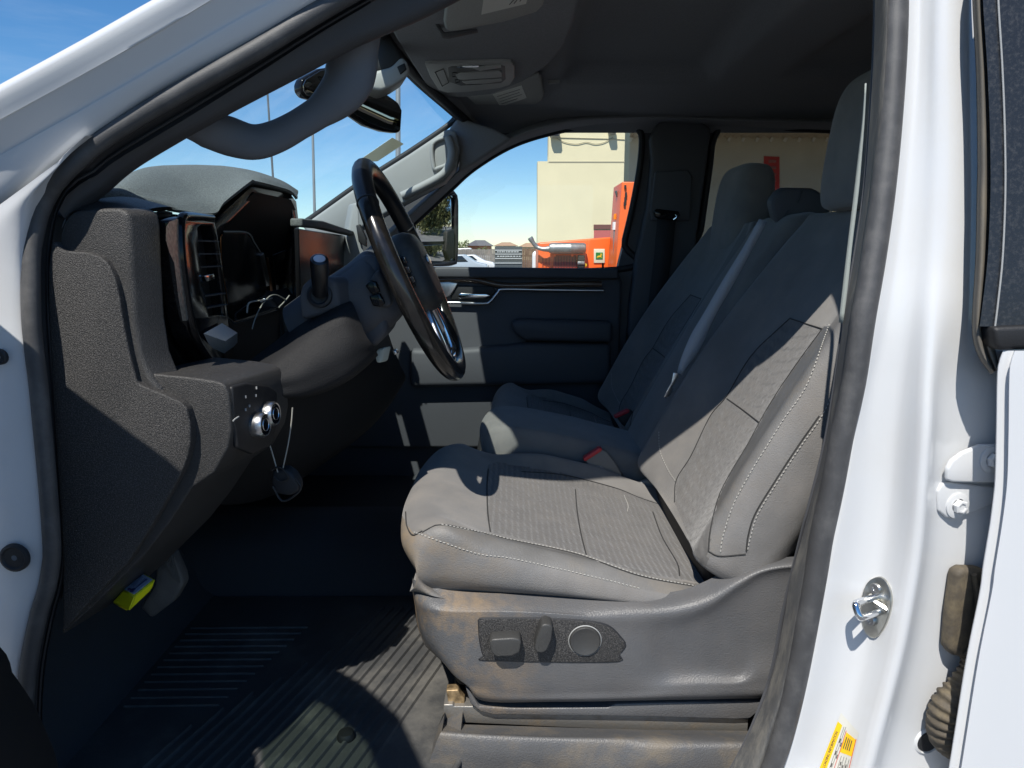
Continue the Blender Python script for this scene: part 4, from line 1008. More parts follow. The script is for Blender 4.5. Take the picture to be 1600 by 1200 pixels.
# tall outer air vent
av = slab('air_vent', [atx(u, v, -.550) for u, v in [(234, 345), (243, 334), (258, 331), (268, 333), (276, 420), (286, 500), (300, 560), (308, 582), (292, 574), (268, 540), (255, 500), (244, 440), (236, 380)]], (-.05, 0, 0), M['dark'], da, bevel=.003)
m = MB()
for u0, u1, v in ((242, 262, 406), (245, 266, 427), (248, 270, 448), (252, 273, 469), (255, 277, 490)):
    a, b = atx(u0, v, -.546), atx(u1+6, v, -.546)
    m.tube([a, b], .0016, 6); m.box((a+b)/2+Vector((-.006, 0, -.002)), (.014, (b-a).length, .002))
m.build('vent_slat', M['trim'], av)
tubeobj('vent_edge', [atx(u, v, -.546) for u, v in [(234, 380), (235, 350), (243, 334), (258, 331), (268, 333)]], .0018, M['trim'], av, samples=24)
# glossy bezel, chrome-backed
X0 = -.518
bn = Vector((.988, .150, .012)).normalized(); bp0 = Vector((X0, 1.22, H))
def bzp(u, v, c=0): return atp(u, v, bp0, bn)+bn*c
bz = [(271, 345), (276, 340), (286, 338), (330, 340), (337, 344), (346, 400), (356, 480), (366, 545), (362, 585), (356, 597), (345, 590), (318, 552), (301, 528), (293, 500), (284, 440), (277, 390)]
vh = [(309, 358), (314, 353), (332, 353), (338, 380), (346, 440), (352, 492), (326, 492), (318, 440), (311, 385)]
be = slab('vent_bezel', [bzp(u, v) for u, v in bz], bn*-.03, M['gloss'], da, bevel=.004, holes=[[bzp(u, v) for u, v in vh]])
be2 = tubeobj('bezel_rim', [bzp(u, v, .001) for u, v in [(330, 340), (291, 338), (282, 344), (280, 370), (284, 420), (294, 490), (303, 525), (320, 553), (356, 597)]], [.006, .0075, .0075, .0075, .007], M['gloss'], da, samples=60)
ch = [(257, 354), (262, 346), (274, 341), (276, 372), (281, 425), (290, 490), (289, 502), (283, 502), (277, 470), (270, 412), (262, 394), (257, 376)]
slab('bezel_side', [bzp(u, v, .002) for u, v in ch], (-.002, .010, 0), mat('worn_silver_trim', (.46, .46, .41), .42, metal=.8, var=.35, vscale=160), be, bevel=.002)
iv = slab('air_vent', [bzp(u, v, -.022) for u, v in vh], (-.02, 0, 0), M['dark'], da, bevel=0)
m = MB()
for v in (376, 396, 416, 460, 478):
    a, b = bzp(313+(v-376)*.14, v, -.006), bzp(336+(v-376)*.13, v+1, -.006)
    m.box((a+b)/2, (.014, (b-a).length, .0022))
m.build('vent_slat', M['trim'], iv)
slab('vent_tab', [bzp(u, v, .003) for u, v in [(317, 431), (331, 428), (334, 436), (320, 440)]], (-.012, 0, 0), M['chrome'], iv, bevel=.001)
wd = [(318, 522), (346, 505), (371, 519), (350, 534), (331, 546), (322, 536)]
wedge = MB()
a = [atx(318, 521, X0+.02), atx(347, 505, X0+.0), atx(371, 520, X0+.0), atx(352, 533, X0+.02)]
b = [atx(330, 546, X0+.012), atx(352, 533, X0+.02)]
low = [atx(330, 546, X0), atx(350, 560, X0-.02), atx(371, 535, X0-.02)]
wedge.add(a+[low[0], low[2], low[1]], [(0, 1, 2, 3), (0, 3, 4), (3, 2, 5, 6), (3, 6, 4), (0, 4, 6, 5, 2, 1)])
wedge.build('bezel_foot', M['foot'], be, sharp=20)
# lower cluster surround below the bezel
slab('lower_surround', [atx(u, v, -.558) for u, v in [(352, 492), (366, 506), (440, 482), (466, 474), (490, 468), (484, 540), (430, 572), (376, 604), (358, 600), (352, 560)]], (-.04, 0, 0), M['hood'], da, bevel=.004)
# cluster hood
XH = -.56
ho = [(333, 347), (392, 292), (399, 289), (454, 303), (463, 315), (467, 350), (471, 400), (474, 468), (470, 480), (440, 490), (366, 512), (350, 500), (346, 450), (340, 400)]
hi = [(341, 378), (345, 362), (352, 352), (396, 309), (402, 307), (448, 318), (456, 326), (461, 380), (466, 440), (466, 470), (440, 478), (366, 502), (354, 492), (347, 440)]
hood = slab('cluster_hood', [atx(u, v, XH) for u, v in ho], (-.05, 0, .004), M['gloss'], da, bevel=.005, holes=[[atx(u, v, XH) for u, v in hi]])
hs = [(200, 330, 1.16), (240, 325, 1.18), (275, 332, 1.22), (332, 337, 1.34), (350, 320, 1.40), (392, 288, 1.54), (398, 287, 1.56), (430, 294, 1.70), (452, 301, 1.82), (462, 312, 1.86)]
hs0 = [(160, 325, 1.10), (210, 312, 1.14), (262, 316, 1.24), (310, 310, 1.38), (345, 296, 1.48), (378, 277, 1.62), (395, 276, 1.66), (425, 284, 1.76), (448, 295, 1.86), (462, 307, 1.92)]
hs1 = [(130, 318, 1.08), (178, 298, 1.16), (214, 272, 1.32), (247, 264, 1.46), (290, 262.5, 1.58), (330, 264.5, 1.68), (375, 270, 1.78), (410, 279, 1.86), (438, 289, 1.94), (460, 302, 1.98)]
hb = [at(*p)+Vector((-.10, .08, -.06)) for p in hs1]
sheet('dash_top_pad', [row(hs), row(hs0), row(hs1), hb], 60, 8, M['dash_top'], da, th=.006, sharp=60)
tubeobj('pad_edge', row([(140, 306, 1.12), (178, 297, 1.155), (214, 271, 1.315), (246, 263.5, 1.455)]), .0022, M['trim_light'], da, samples=24)
cln = Vector((.985, 0, -.17)).normalized(); clp = Vector((XH-.022, 1.55, H-.02))
def cpx(u, v, c=0): return atp(u, v, clp, cln)+cln*c
cl = slab('instrument_cluster', [cpx(u, v) for u, v in [(334, 372), (345, 350), (398, 300), (455, 312), (463, 330), (468, 472), (440, 488), (360, 508), (348, 480)]], cln*-.02, M['inner'], da, bevel=0)
slab('display_screen', [cpx(u, v, .004) for u, v in [(341, 374), (347, 362), (383, 364), (403, 395), (415, 446), (411, 460), (358, 494), (352, 488), (344, 430)]], cln*-.004, M['screen'], cl, bevel=.001)
slab('display_frame', [cpx(u, v, .008) for u, v in [(403, 398), (407, 394), (416, 434), (416, 446), (411, 447)]], cln*-.008, M['satin'], cl, bevel=.001)
slab('copper_trim', [cpx(u, v, .005) for u, v in [(414.5, 402), (416.5, 402), (424, 455), (419.5, 457)]], cln*-.004, M['copper'], cl, bevel=.0006)
slab('right_display', [cpx(u, v, .004) for u, v in [(424, 398), (460, 384), (464, 452), (430, 462)]], cln*-.004, M['screen'], cl, bevel=.001)
tubeobj('display_edge', [cpx(u, v, .005) for u, v in [(346, 361), (383, 363), (394, 378), (404, 394)]], .0014, M['trim_light'], cl, samples=20)
tubeobj('copper_line', [cpx(u, v, .005) for u, v in [(343, 366), (340.5, 374), (343, 420), (349, 455), (353, 489)]], .0014, M['copper'], cl, samples=24)
tubeobj('display_edge', [cpx(u, v, .005) for u, v in [(356, 497), (380, 478), (408, 462)]], .001, M['trim'], cl, samples=12)
# passenger-side screen and dash top
scn = Vector((.9925, .112, -.07)).normalized(); scp = slab('centre_screen', [atp(u, v, Vector((-.490, 1.9, H)), scn) for u, v in [(467, 357), (545, 369), (548, 402), (520, 470), (470, 470)]], scn*-.01, M['haze_screen'], da, bevel=.003)
slab('screen_bezel', [at(u, v, y)+Vector((.01, 0, 0)) for u, v, y in [(466, 341, 1.72), (500, 345, 1.9), (548, 361, 2.3), (549, 368, 2.3), (500, 357, 1.9), (466, 354, 1.72)]], (-.03, 0, 0), M['dash_top'], da, bevel=.004)
iv2 = slab('air_vent', [atx(u, v, -.506) for u, v in [(470, 366), (488, 364), (494, 372), (496, 470), (474, 470)]], (-.012, 0, 0), M['dark'], da, bevel=.002)
slab('vent_tab', [atx(u, v, -.502) for u, v in [(477, 417), (484, 416), (485, 423), (479, 424)]], (-.008, 0, 0), M['chrome'], iv2, bevel=.001)
sw = slab('mirror_switch_pod', [at(u, v, 2.3) for u, v in [(521, 420), (538, 392), (546, 350), (552, 318), (560, 316), (562, 360), (570, 398), (545, 415)]], (-.03, .06, 0), M['trim_light'], da, bevel=.006)
slab('switch_face', [at(u, v, 2.285) for u, v in [(556, 352), (562, 350), (572, 372), (572, 386), (560, 378)]], (0, .02, 0), M['dark'], sw, bevel=.003)
# knee panel under the column
k0 = [(378, 605, 1.14), (410, 575, 1.19), (455, 548, 1.28), (510, 522, 1.42), (548, 505, 1.54), (600, 500, 1.74)]
k1 = [(384, 632, 1.14), (430, 612, 1.21), (490, 592, 1.34), (545, 572, 1.48), (580, 556, 1.60), (615, 545, 1.76)]
k2 = [(390, 672, 1.16), (440, 668, 1.24), (500, 655, 1.38), (560, 620, 1.54), (600, 590, 1.68), (625, 570, 1.80)]
k3 = [(395, 710, 1.20), (440, 725, 1.30), (500, 715, 1.44), (560, 680, 1.60), (600, 645, 1.74), (630, 600, 1.86)]
k4 = [at(*p)+Vector((-.12, .05, -.10)) for p in k3]
sheet('knee_panel', [row(k0), row(k1), row(k2), row(k3), k4], 40, 6, M['knee'], da, th=.008)
nk = Vector((.977, -.2136, 0)); kp0 = at(361, 650, 1.014)+nk*.0015
def kpx(u, v, c=0): return atp(u, v, kp0, nk)+nk*c
slab('switch_panel', [kpx(u, v) for u, v in [(363, 604), (385, 598), (420, 602), (434, 612), (436, 660), (424, 698), (396, 710), (372, 700), (365, 655)]], nk*-.01, M['dark'], da, bevel=.004)
for u, v, rr in ((401, 663, .0195), (417, 646, .0195)):
    c = kpx(u, v, .012); ax = Vector((1, -.12, .05)).normalized()
    k = MB().lathe(c, ax, [(rr*.9, -.022), (rr, -.020), (rr*1.02, -.006), (rr*1.02, 0), (rr*.9, .004), (rr*.80, .003)], 36).build('control_knob', M['satin'], da, sharp=35)
    MB().lathe(c, ax, [(rr*.82, .0032), (rr*.6, .0022), (.0001, .0026)], 28).build('knob_face', M['gloss'], k)
    MB().lathe(c, ax, [(rr*.52, .0034), (rr*.50, .0044), (rr*.47, .0034)], 28).build('knob_ring', M['satin'], k)
m = MB()
for u, v in ((383, 620), (389, 634), (383, 640), (400, 606), (399, 618)): m.box(kpx(u, v, .001), (.002, .002, .004))
m.tube([kpx(363, 658, .001), kpx(366, 655, .001), kpx(372, 651, .001)], .0012, 5)
m.build('switch_mark', M['trim_light'], da)

# ================================================================== STEERING WHEEL AND COLUMN
WC = at(645, 425, 1.36); TL = R(23)
wn = Vector((math.cos(TL), 0, math.sin(TL))); wb_ = Vector((-math.sin(TL), 0, math.cos(TL))); wa = Vector((0, 1, 0))
WR = .203
def wp(r, th, n=0): return WC+wa*(r*math.cos(th))+wb_*(r*math.sin(th))+wn*n
swl = thing('steering_wheel', 'dark polished steering wheel seen edge-on with worn black hub', 'steering wheel', WC)
B = MB(); rows = []; NR = 120
for i in range(NR+1):
    th = 2*math.pi*i/NR; r = []
    for k in range(16):
        q = 2*math.pi*k/16
        r.append(wp(WR+.0195*math.cos(q), th, .0175*math.sin(q)))
    rows.append(r)
B.grid(rows, closed_u=True)
rim = B.build('rim', [M['rim'], M['leather']], swl, 60)
for f in rim.data.polygons:
    p = f.center+wloc(rim)-WC; th = math.degrees(math.atan2(p.dot(wb_), p.dot(wa))) % 360
    if 28 < th < 142: f.material_index = 1
m = MB()
for th in (28, 142):
    for k in range(1):
        m.tube([wp(WR+.0199*math.cos(q), R(th), .0179*math.sin(q)) for q in [2*math.pi*j/24 for j in range(24)]], .0009, 5, closed=True)
m.build('rim_seam', M['rubber_dark'], swl, 60)
B = MB(); rows = []
for h, s in [(-.035, .55), (-.02, .85), (0, 1), (.018, .98), (.030, .88), (.036, .65), (.038, .2)]:
    r = []
    for k in range(40):
        th = 2*math.pi*k/40; c, q = math.cos(th), math.sin(th); e = .6
        r.append(WC+wa*(.088*s*math.copysign(abs(c)**e, c))+wb_*(.078*s*math.copysign(abs(q)**e, q)-.004)+wn*(h-.002))
    rows.append(r)
B.grid(rows, closed_u=True); n = len(B.v); B.f.append(tuple(range(n-40, n))); B.mi.append(0)
hub = B.build('hub', mat('dusty_hub_plastic', (.03, .03, .028), .5, bump=.5, bscale=700, dust=(.12, .11, .085), dscale=20, damt=.6), swl, 50)
bt = [(-.020, .0045), (-.008, .0045), (-.0065, .0085), (.0065, .0085), (.008, .0045), (.020, .0045), (.017, -.0045), (.008, -.0045), (.0065, -.0085), (-.0065, -.0085), (-.008, -.0045), (-.022, -.0045)]
slab('emblem', [WC+wa*x*1.1+wb_*(y*1.1+.01)+wn*.036 for x, y in bt], wn*.003, M['satin'], hub, bevel=.0008)
def bar(name, th0, th1, r0, w0, w1, m_, n0=-.004, h=.012):
    c0, c1 = wp(.06, R(th0), n0), wp(WR-.012, R(th1), n0)
    d = (c1-c0).normalized(); s = wn.cross(d).normalized()
    return slab(name, [c0-s*w0, c1-s*w1, c1+s*w1, c0+s*w0], wn*h, m_, swl, bevel=.005)
spk = [bar('spoke', 180, 178, .06, .032, .022, M['dark']), bar('spoke', 0, 2, .06, .032, .022, M['dark']), bar('spoke', -68, -66, .05, .02, .012, M['satin']), bar('spoke', -112, -114, .05, .02, .012, M['satin'])]
for k, s in ((0, -1), (1, 1)):
    for j in (-1, 0, 1):
        c = WC+wa*(s*(.125+.018*abs(j)*0))+wb_*(.018*j+.002)+wn*.012
        rbox('spoke_button', c, (.006, .03, .013), M['gloss'], spk[k], rot=Matrix.Rotation(-TL, 3, 'Y'), bevel=.002)
sp2 = [wp(.085, R(-60), .004), wp(.13, R(-70), .006), wp(.172, R(-78), .004), wp(.180, R(-90), .003), wp(.172, R(-102), .004), wp(.13, R(-110), .006), wp(.085, R(-120), .004)]
tubeobj('spoke_trim', sp2, .006, M['chrome'], swl, samples=50)

sc_ = thing('steering_column', 'black steering column shroud with column shift lever', 'steering column', WC+Vector((-.12, 0, -.05)))
rows = []
for d, w, h, dz in [(-.04, .055, .055, 0), (-.06, .085, .07, 0), (-.10, .092, .072, -.012), (-.15, .090, .070, -.018), (-.20, .086, .066, -.022), (-.24, .08, .06, -.024)]:
    r = []
    for k in range(28):
        th = 2*math.pi*k/28; c, q = math.cos(th), math.sin(th); e = .65
        r.append(WC+wn*d+wa*(w*math.copysign(abs(c)**e, c))+wb_*(h*math.copysign(abs(q)**e, q)+dz))
    rows.append(r)
closed_loft('shroud', rows, 56, 6, M['navy'], sc_, closed=True)
# collar of the shift lever on the near side
cc = at(500, 478, 1.235)
col = slab('lever_collar', [at(u, v, 1.245) for u, v in [(470, 500), (465, 465), (470, 446), (484, 433), (512, 432), (524, 440), (530, 480), (500, 492), (482, 497)]], (.03, .05, 0), M['navy'], sc_, bevel=.008)
MB().lathe(at(499, 461, 1.24), (0, -1, .15), [(.022, -.01), (.0215, .002), (.017, .004), (.014, .001), (.0001, 0)], 28).build('collar_boot', M['rubber_dark'], col)
lever = MB().lathe(at(500, 458, 1.235), (at(499, 404, 1.19)-at(500, 458, 1.235)), [(.0001, -.004), (.0130, 0), (.0132, .02), (.0150, .045), (.0155, .066), (.0145, .074), (.0110, .076), (.0105, .0735), (.0001, .0740)], 28).build('shift_lever', M['leather'], sc_, 50)
lv_d = (at(499, 404, 1.19)-at(500, 458, 1.235)).normalized(); lv_e = at(500, 458, 1.235)+lv_d*.0742
MB().lathe(lv_e, lv_d, [(.0102, 0), (.0098, .0016), (.0001, .0018)], 24).build('lever_end_cap', M['satin'], lever)
v0_ = [(380, 598, 1.14), (413, 572, 1.17), (444, 548, 1.195), (472, 522, 1.215), (502, 500, 1.225), (530, 482, 1.235), (552, 476, 1.25)]
v1_ = [(388, 606, 1.13), (425, 590, 1.15), (460, 572, 1.17), (488, 548, 1.185), (515, 530, 1.20), (545, 518, 1.215), (570, 520, 1.24)]
v2_ = [(398, 614, 1.13), (432, 606, 1.15), (468, 598, 1.165), (500, 584, 1.18), (530, 568, 1.195), (560, 552, 1.22), (584, 542, 1.25)]
v3_ = [(405, 618, 1.15), (440, 622, 1.17), (475, 622, 1.19), (510, 612, 1.21), (545, 595, 1.23), (572, 574, 1.26), (590, 556, 1.29)]
sheet('column_cover', [[at(*p)+Vector((-.04, .10, .01)) for p in v0_], row(v0_), row(v1_), row(v2_), row(v3_), [at(*p)+Vector((-.05, .14, -.005)) for p in v3_]], 50, 7, M['knee'], sc_, sharp=60)
tl = [(532, 408), (560, 400), (585, 396), (592, 420), (575, 445), (555, 455), (536, 445)]
slab('upper_shroud', [at(u, v, 1.285) for u, v in [(516, 432), (530, 424), (569, 396), (590, 402), (600, 460), (606, 520), (585, 545), (560, 535), (545, 500), (530, 470)]], (-.01, .18, 0), M['navy'], sc_, bevel=.016)
sb = slab('spoke_back', [at(u, v, 1.262) for u, v in [(577, 436), (590, 420), (600, 440), (612, 476), (604, 482), (590, 478), (578, 458)]], (0, .03, 0), M['trim'], swl, bevel=.006)
for q in ([(570, 446), (578, 438), (588, 440), (594, 456), (580, 460)], [(576, 462), (594, 458), (602, 474), (594, 480), (582, 478)]):
    slab('spoke_back_button', [at(u, v, 1.256) for u, v in q], (0, .012, 0), M['gloss'], sb, bevel=.003)
br = slab('column_bracket', [at(u, v, 1.34) for u, v in [(585, 556), (588, 546), (602, 542), (600, 548), (596, 566), (588, 568)]], (.01, .02, 0), mat('pale_bracket', (.45, .50, .45), .4), sc_, bevel=.004)
pslab('column_bolt', [(612, 547), (618, 546), (622, 552), (616, 556)], 1.36, .02, M['satin'], sc_, bevel=.003)
# loose wiring on the cluster and under the dash
lw = thing('loose_wires', 'thin pale wires poking out below the instrument cluster', 'wires', atx(410, 470, -.47))
for pts, r in (([(386, 489), (387, 478), (392, 472), (412, 469), (425, 466)], .0017), ([(394, 514), (398, 500), (406, 482), (420, 464), (432, 461), (446, 468)], .0012), ([(436, 480), (444, 472), (452, 462)], .0016)):
    tubeobj('wire', [atx(u, v, -.50) for u, v in pts], r, M['wire'], lw, n=6, samples=24)
pslab('wire_clip', [(404, 470), (412, 466), (416, 468), (408, 473)], 1.33, .004, M['satin'], lw, bevel=.001)
hm = thing('hanging_module', 'black electronic module dangling on two thin wires under the dash', 'wiring module', at(440, 760, 1.17))
tubeobj('wire', [at(u, v, 1.16) for u, v in [(417, 682), (424, 703), (429, 720), (434, 738)]], .0012, M['wire'], hm, n=6, samples=24)
tubeobj('wire', [at(u, v, 1.16) for u, v in [(457, 637), (455, 662), (450, 695), (442, 732)]], .0012, M['wire'], hm, n=6, samples=24)
pslab('casing', [(426, 734), (446, 733), (458, 742), (466, 756), (468, 768), (452, 776), (430, 772), (422, 752)], 1.16, .03, M['rubber_dark'], hm, bevel=.006)
tubeobj('cable_loop', [at(u, v, 1.155) for u, v in [(424, 735), (434, 730), (444, 735), (450, 748), (438, 752), (428, 745)]], .0016, M['dark'], hm, samples=30)
tubeobj('cable_loop', [at(u, v, 1.150) for u, v in [(426, 760), (440, 782), (458, 776), (470, 762), (462, 748)]], .0022, M['dark'], hm, samples=30)

# yellow tag, pedal, floor mat
yt = thing('warning_tag', 'fluorescent yellow plastic box with a pale printed label in the dark footwell', 'tag', at(210, 925, 1.20))
f0 = [at(u, v, y) for u, v, y in [(175, 940, 1.215), (195, 924, 1.215), (225, 895, 1.235), (243, 904, 1.215), (213, 931, 1.195), (201, 955, 1.19)]]
c_ = [at(175, 941, 1.215), at(225, 894, 1.24), at(244, 905, 1.215), at(211, 932, 1.19), at(201, 956, 1.19)]
top_ = [at(193, 922, 1.225), at(225, 895, 1.245), at(243, 904, 1.215), at(211, 931, 1.192)]
bmv = MB()
A_ = at(193, 922, 1.095); B_ = at(225, 895, 1.115); C_ = at(243.5, 905, 1.085); D_ = at(211, 931, 1.060)
E_ = at(174.5, 941, 1.095); F_ = at(201, 955.5, 1.065); G_ = at(237, 921, 1.085); H_ = at(225, 920, 1.140); I_ = at(190, 950, 1.130)
bmv.add([A_, B_, C_, D_, E_, F_, G_, H_, I_], [(0, 1, 2, 3), (0, 3, 5, 4), (3, 2, 6, 5), (1, 7, 6, 2), (0, 4, 8, 7, 1), (4, 5, 8), (5, 6, 7, 8)])
ybx = bmv.build('tag_body', M['yellow'], yt, sharp=20)
bmx = bmesh.new(); bmx.from_mesh(ybx.data); bmesh.ops.bevel(bmx, geom=list(bmx.edges), offset=.0022, segments=2, affect='EDGES'); bmx.to_mesh(ybx.data); bmx.free()
def quad(A, B, C, D, u, v): return A.lerp(B, u).lerp(D.lerp(C, u), v)
nrm = (B_-A_).cross(D_-A_).normalized()
if nrm.dot(CAM-A_) < 0: nrm = -nrm
lq = [quad(A_, B_, C_, D_, u, v)+nrm*.0008 for u, v in [(.02, .06), (.92, .06), (.92, .90), (.02, .90)]]
lb = slab('tag_label', lq, nrm*.0006, M['blue_lab'], yt, bevel=0)
m = MB()
for v, u0, u1, r in ((.16, .3, .88, .0007), (.27, .34, .88, .0007), (.38, .30, .80, .0007), (.50, .36, .88, .0007), (.70, .30, .90, .0017), (.62, .45, .88, .001)):
    m.tube([quad(*lq, u0, v)+nrm*.0008, quad(*lq, u1, v)+nrm*.0008], r, 4)
for u, v in ((.10, .35), (.12, .50), (.08, .62), (.18, .62), (.22, .70), (.10, .75)):
    m.box(quad(*lq, u, v)+nrm*.0008, (.0035, .0035, .0035))
m.build('label_print', M['blue_ink'], lb)
bpd = thing('brake_pedal', 'black ribbed rubber pedal pad behind the yellow tag', 'pedal', at(260, 920, 1.30))
pp2 = [(245, 868), (268, 866), (283, 900), (286, 915), (272, 940), (236, 967), (218, 950), (240, 915)]
pslab('pedal_pad', pp2, 1.22, .03, M['mat'], bpd, bevel=.006)
m = MB()
for k in range(7):
    q = k/7
    m.tube([at(250+q*4+3*k, 868+k*.2, 1.217), at(262+3*k, 885+k*3, 1.217), at(272+1.6*k, 905+k, 1.217)][::1], .0012, 5)
m.build('pad_rib', M['mat'], bpd)
tubeobj('pedal_arm', [at(255, 880, 1.25), at(300, 800, 1.36), at(350, 720, 1.45)], .010, M['dark'], bpd)

fm = thing('floor_mat', 'black ribbed rubber floor mat in the driver footwell, partly sunlit', 'floor mat', W(-.4, 1.35, -.86))
MZ = -.852
mo = [(-.86, 1.03), (-.10, 1.03), (-.085, 1.10), (-.10, 1.22), (-.115, 1.36), (-.105, 1.5), (-.11, 1.64), (-.16, 1.66), (-.86, 1.66)]
slab('mat_base', [W(x, y, MZ-.006) for x, y in mo], (0, 0, .006), M['mat'], fm, bevel=.002)
def mp(u, v): 
    p = atz(u, v, MZ+H); return p
m = MB()
def rib(a, b, w=.0045, h=.006):
    a = Vector(a); b = Vector(b); d = (b-a).normalized(); s = Vector((-d.y, d.x, 0))*w
    A = [a-s, a+s, b+s, b-s]; T = [a-s*.5+Vector((0, 0, h)), a+s*.5+Vector((0, 0, h)), b+s*.5+Vector((0, 0, h)), b-s*.5+Vector((0, 0, h))]
    m.add(A+T, [(4, 5, 6, 7), (0, 1, 5, 4), (1, 2, 6, 5), (2, 3, 7, 6), (3, 0, 4, 7)])
for k in range(17):
    x0 = -.62+k*.0235; d = Vector((.30, 1)).normalized()
    y0, y1 = 1.05, 1.60
    if k < 6: y1 = 1.16+k*.05
    a = (x0, y0); b = (x0+(y1-y0)*.30, y1)
    if b[0] > -.135: q = (-.135-x0)/(b[0]-x0); b = (x0+(b[0]-x0)*q, y0+(y1-y0)*q)
    rib((a[0], a[1], MZ+H), (b[0], b[1], MZ+H))
for k in range(12):
    y = 1.22+k*.026
    rib((-.74, y, MZ+H), (-.56+k*.008, y+.004, MZ+H), .0035, .003)
m.build('mat_rib', M['mat'], fm, sharp=25)
kp = mp(541, 1153)
MB().lathe(kp, (0, 0, 1), [(.016, 0), (.016, .006), (.013, .012), (.0001, .013)], 24).build('mat_clip', M['dark'], fm)
tubeobj('mat_edge', [W(x, y, MZ+.004) for x, y in mo[1:8]], .0055, M['mat'], fm, samples=50)

# ================================================================== OVERHEAD THINGS
gh = thing('grab_handle', 'dark grey grab handle curving off the near windshield pillar', 'grab handle', at(440, 200, 1.12))
gp = [(556, 40, 1.12), (551, 78, 1.13), (549, 108, 1.135), (538, 138, 1.135), (508, 168, 1.135), (468, 194, 1.135), (430, 214, 1.135), (395, 222, 1.13), (355, 212, 1.12), (315, 198, 1.10), (280, 190, 1.08)]
gr = [.038, .038, .038, .032, .0235, .0225, .024, .026, .029, .028, .018]
P_ = [at(*p) for p in gp]
MB().tube(smooth(P_, 60), [gr[min(int(i/59*10), 9)]+(gr[min(int(i/59*10), 9)+1]-gr[min(int(i/59*10), 9)])*(i/59*10-min(int(i/59*10), 9)) for i in range(60)], 18, flat=(Vector((0, 1, 0)), .62)).build('handle_grip', mat('soft_grey_grip', (.125, .130, .142), .6, bump=.35, bscale=1400), gh, 60)

rm = thing('rear_view_mirror', 'black rear view mirror hanging from the windshield header', 'mirror', at(560, 150, 1.84))
n_ = Vector((.74, -.66, -.06)).normalized(); c_m = at(560, 155, 1.84)
def rp(L, c=0): return [atp(u, v, c_m, n_)+n_*c for u, v in L]
mo_ = [(470, 132), (474, 122), (500, 107), (520, 104), (560, 120), (600, 142), (625, 160), (631, 172), (629, 204), (624, 208), (602, 205), (575, 196), (552, 180), (530, 168), (500, 158), (478, 152), (471, 143)]
slab('housing', rp(mo_, -.004), n_*-.030, M['gloss'], rm, bevel=.010)
mg = [(474, 133), (478, 124), (501, 110), (520, 107), (560, 123), (599, 145), (623, 162), (628, 173), (626, 201), (620, 204), (602, 201), (577, 192), (553, 177), (530, 165), (501, 155), (480, 149), (475, 142)]
slab('mirror_glass', rp(mg, -.003), n_*.002, M['dim_mirror'], rm, bevel=.001)
slab('sensor_housing', [at(u, v, 1.80) for u, v in [(577, 70), (600, 52), (612, 58), (626, 82), (630, 96), (606, 112), (584, 114), (572, 104)]], (-.04, .09, .01), M['dark'], rm, bevel=.02)
slab('mount_bracket', [at(u, v, 1.79) for u, v in [(581, 112), (612, 104), (628, 88), (638, 97), (641, 112), (634, 122), (616, 134), (596, 142), (577, 138)]], (-.03, .10, 0), M['console'], rm, bevel=.008)
pslab('bracket_port', [(620, 104), (632, 98), (635, 108), (625, 116)], 1.785, .01, M['dark'], rm, bevel=.002)

oc = thing('overhead_console', 'dark overhead console with grey reading lamp panel between the visors', 'overhead console', W(-.15, 1.9, .5))
co = [(596, 20), (618, 62), (640, 97), (664, 133), (688, 152), (720, 153), (770, 148), (820, 128), (858, 103), (884, 72), (898, 36), (905, 0), (912, -60), (600, -60)]
zc_ = H+.488
slab('console_shell', [atz(u, v, zc_) for u, v in co], (0, 0, .028), M['roof'], oc, bevel=.012, seg=5)
lp_ = [(664, 101), (672, 100), (725, 99), (785, 97), (799, 98), (804, 104), (804, 122), (797, 133), (780, 138), (730, 144), (698, 145), (685, 141), (672, 120)]
zl = zc_-.008
pl = slab('lamp_panel', [atz(u, v, zl) for u, v in lp_], (0, 0, .012), M['console'], oc, bevel=.003)
def oz(L, c): return [atz(u, v, zl-c) for u, v in L]
slab('panel_well', oz([(700, 106), (705, 104), (780, 101), (789, 104), (790, 124), (783, 130), (720, 134), (702, 128)], .0006), (0, 0, .002), mat('dim_console_plastic', (.05, .05, .047), .5), pl, bevel=.0006)
for L in ([(712, 118), (720, 115), (780, 111), (784, 114), (784, 121), (724, 125), (716, 124)], [(738, 107), (760, 104), (783, 102.5), (783, 106), (762, 109), (750, 111)], [(722, 128), (756, 125.5), (784, 123.5), (784, 127), (756, 131), (728, 132)]):
    slab('lamp_rocker', oz(L, .004), (0, 0, .004), M['console'], pl, bevel=.001)
for L in ([(714, 105), (724, 104), (748, 103), (748, 107), (736, 108), (722, 107)], [(726, 130), (740, 129), (754, 128.5), (754, 132), (740, 133), (730, 133)]):
    slab('lamp_lens', oz(L, .003), (0, 0, .003), M['lens'], pl, bevel=.001)
ct = slab('call_button_plate', oz([(680, 113), (693, 108), (701, 129), (691, 135)], .0012), (0, 0, .002), M['console'], pl, bevel=.0006)
m = MB(); q = oz([(680, 113), (693, 108), (701, 129), (691, 135)], .0016); m.tube(q+[q[0]], .0011, 5); m.build('button_outline', M['dark'], ct)
m = MB()
for L in ([(707, 114), (714, 113), (714, 119), (707, 120)], [(711, 125), (717, 124), (718, 128), (712, 130)]):
    q = oz(L, .0016); m.tube(q+[q[0]], .0009, 5)
m.build('button_outline', M['dark'], pl)

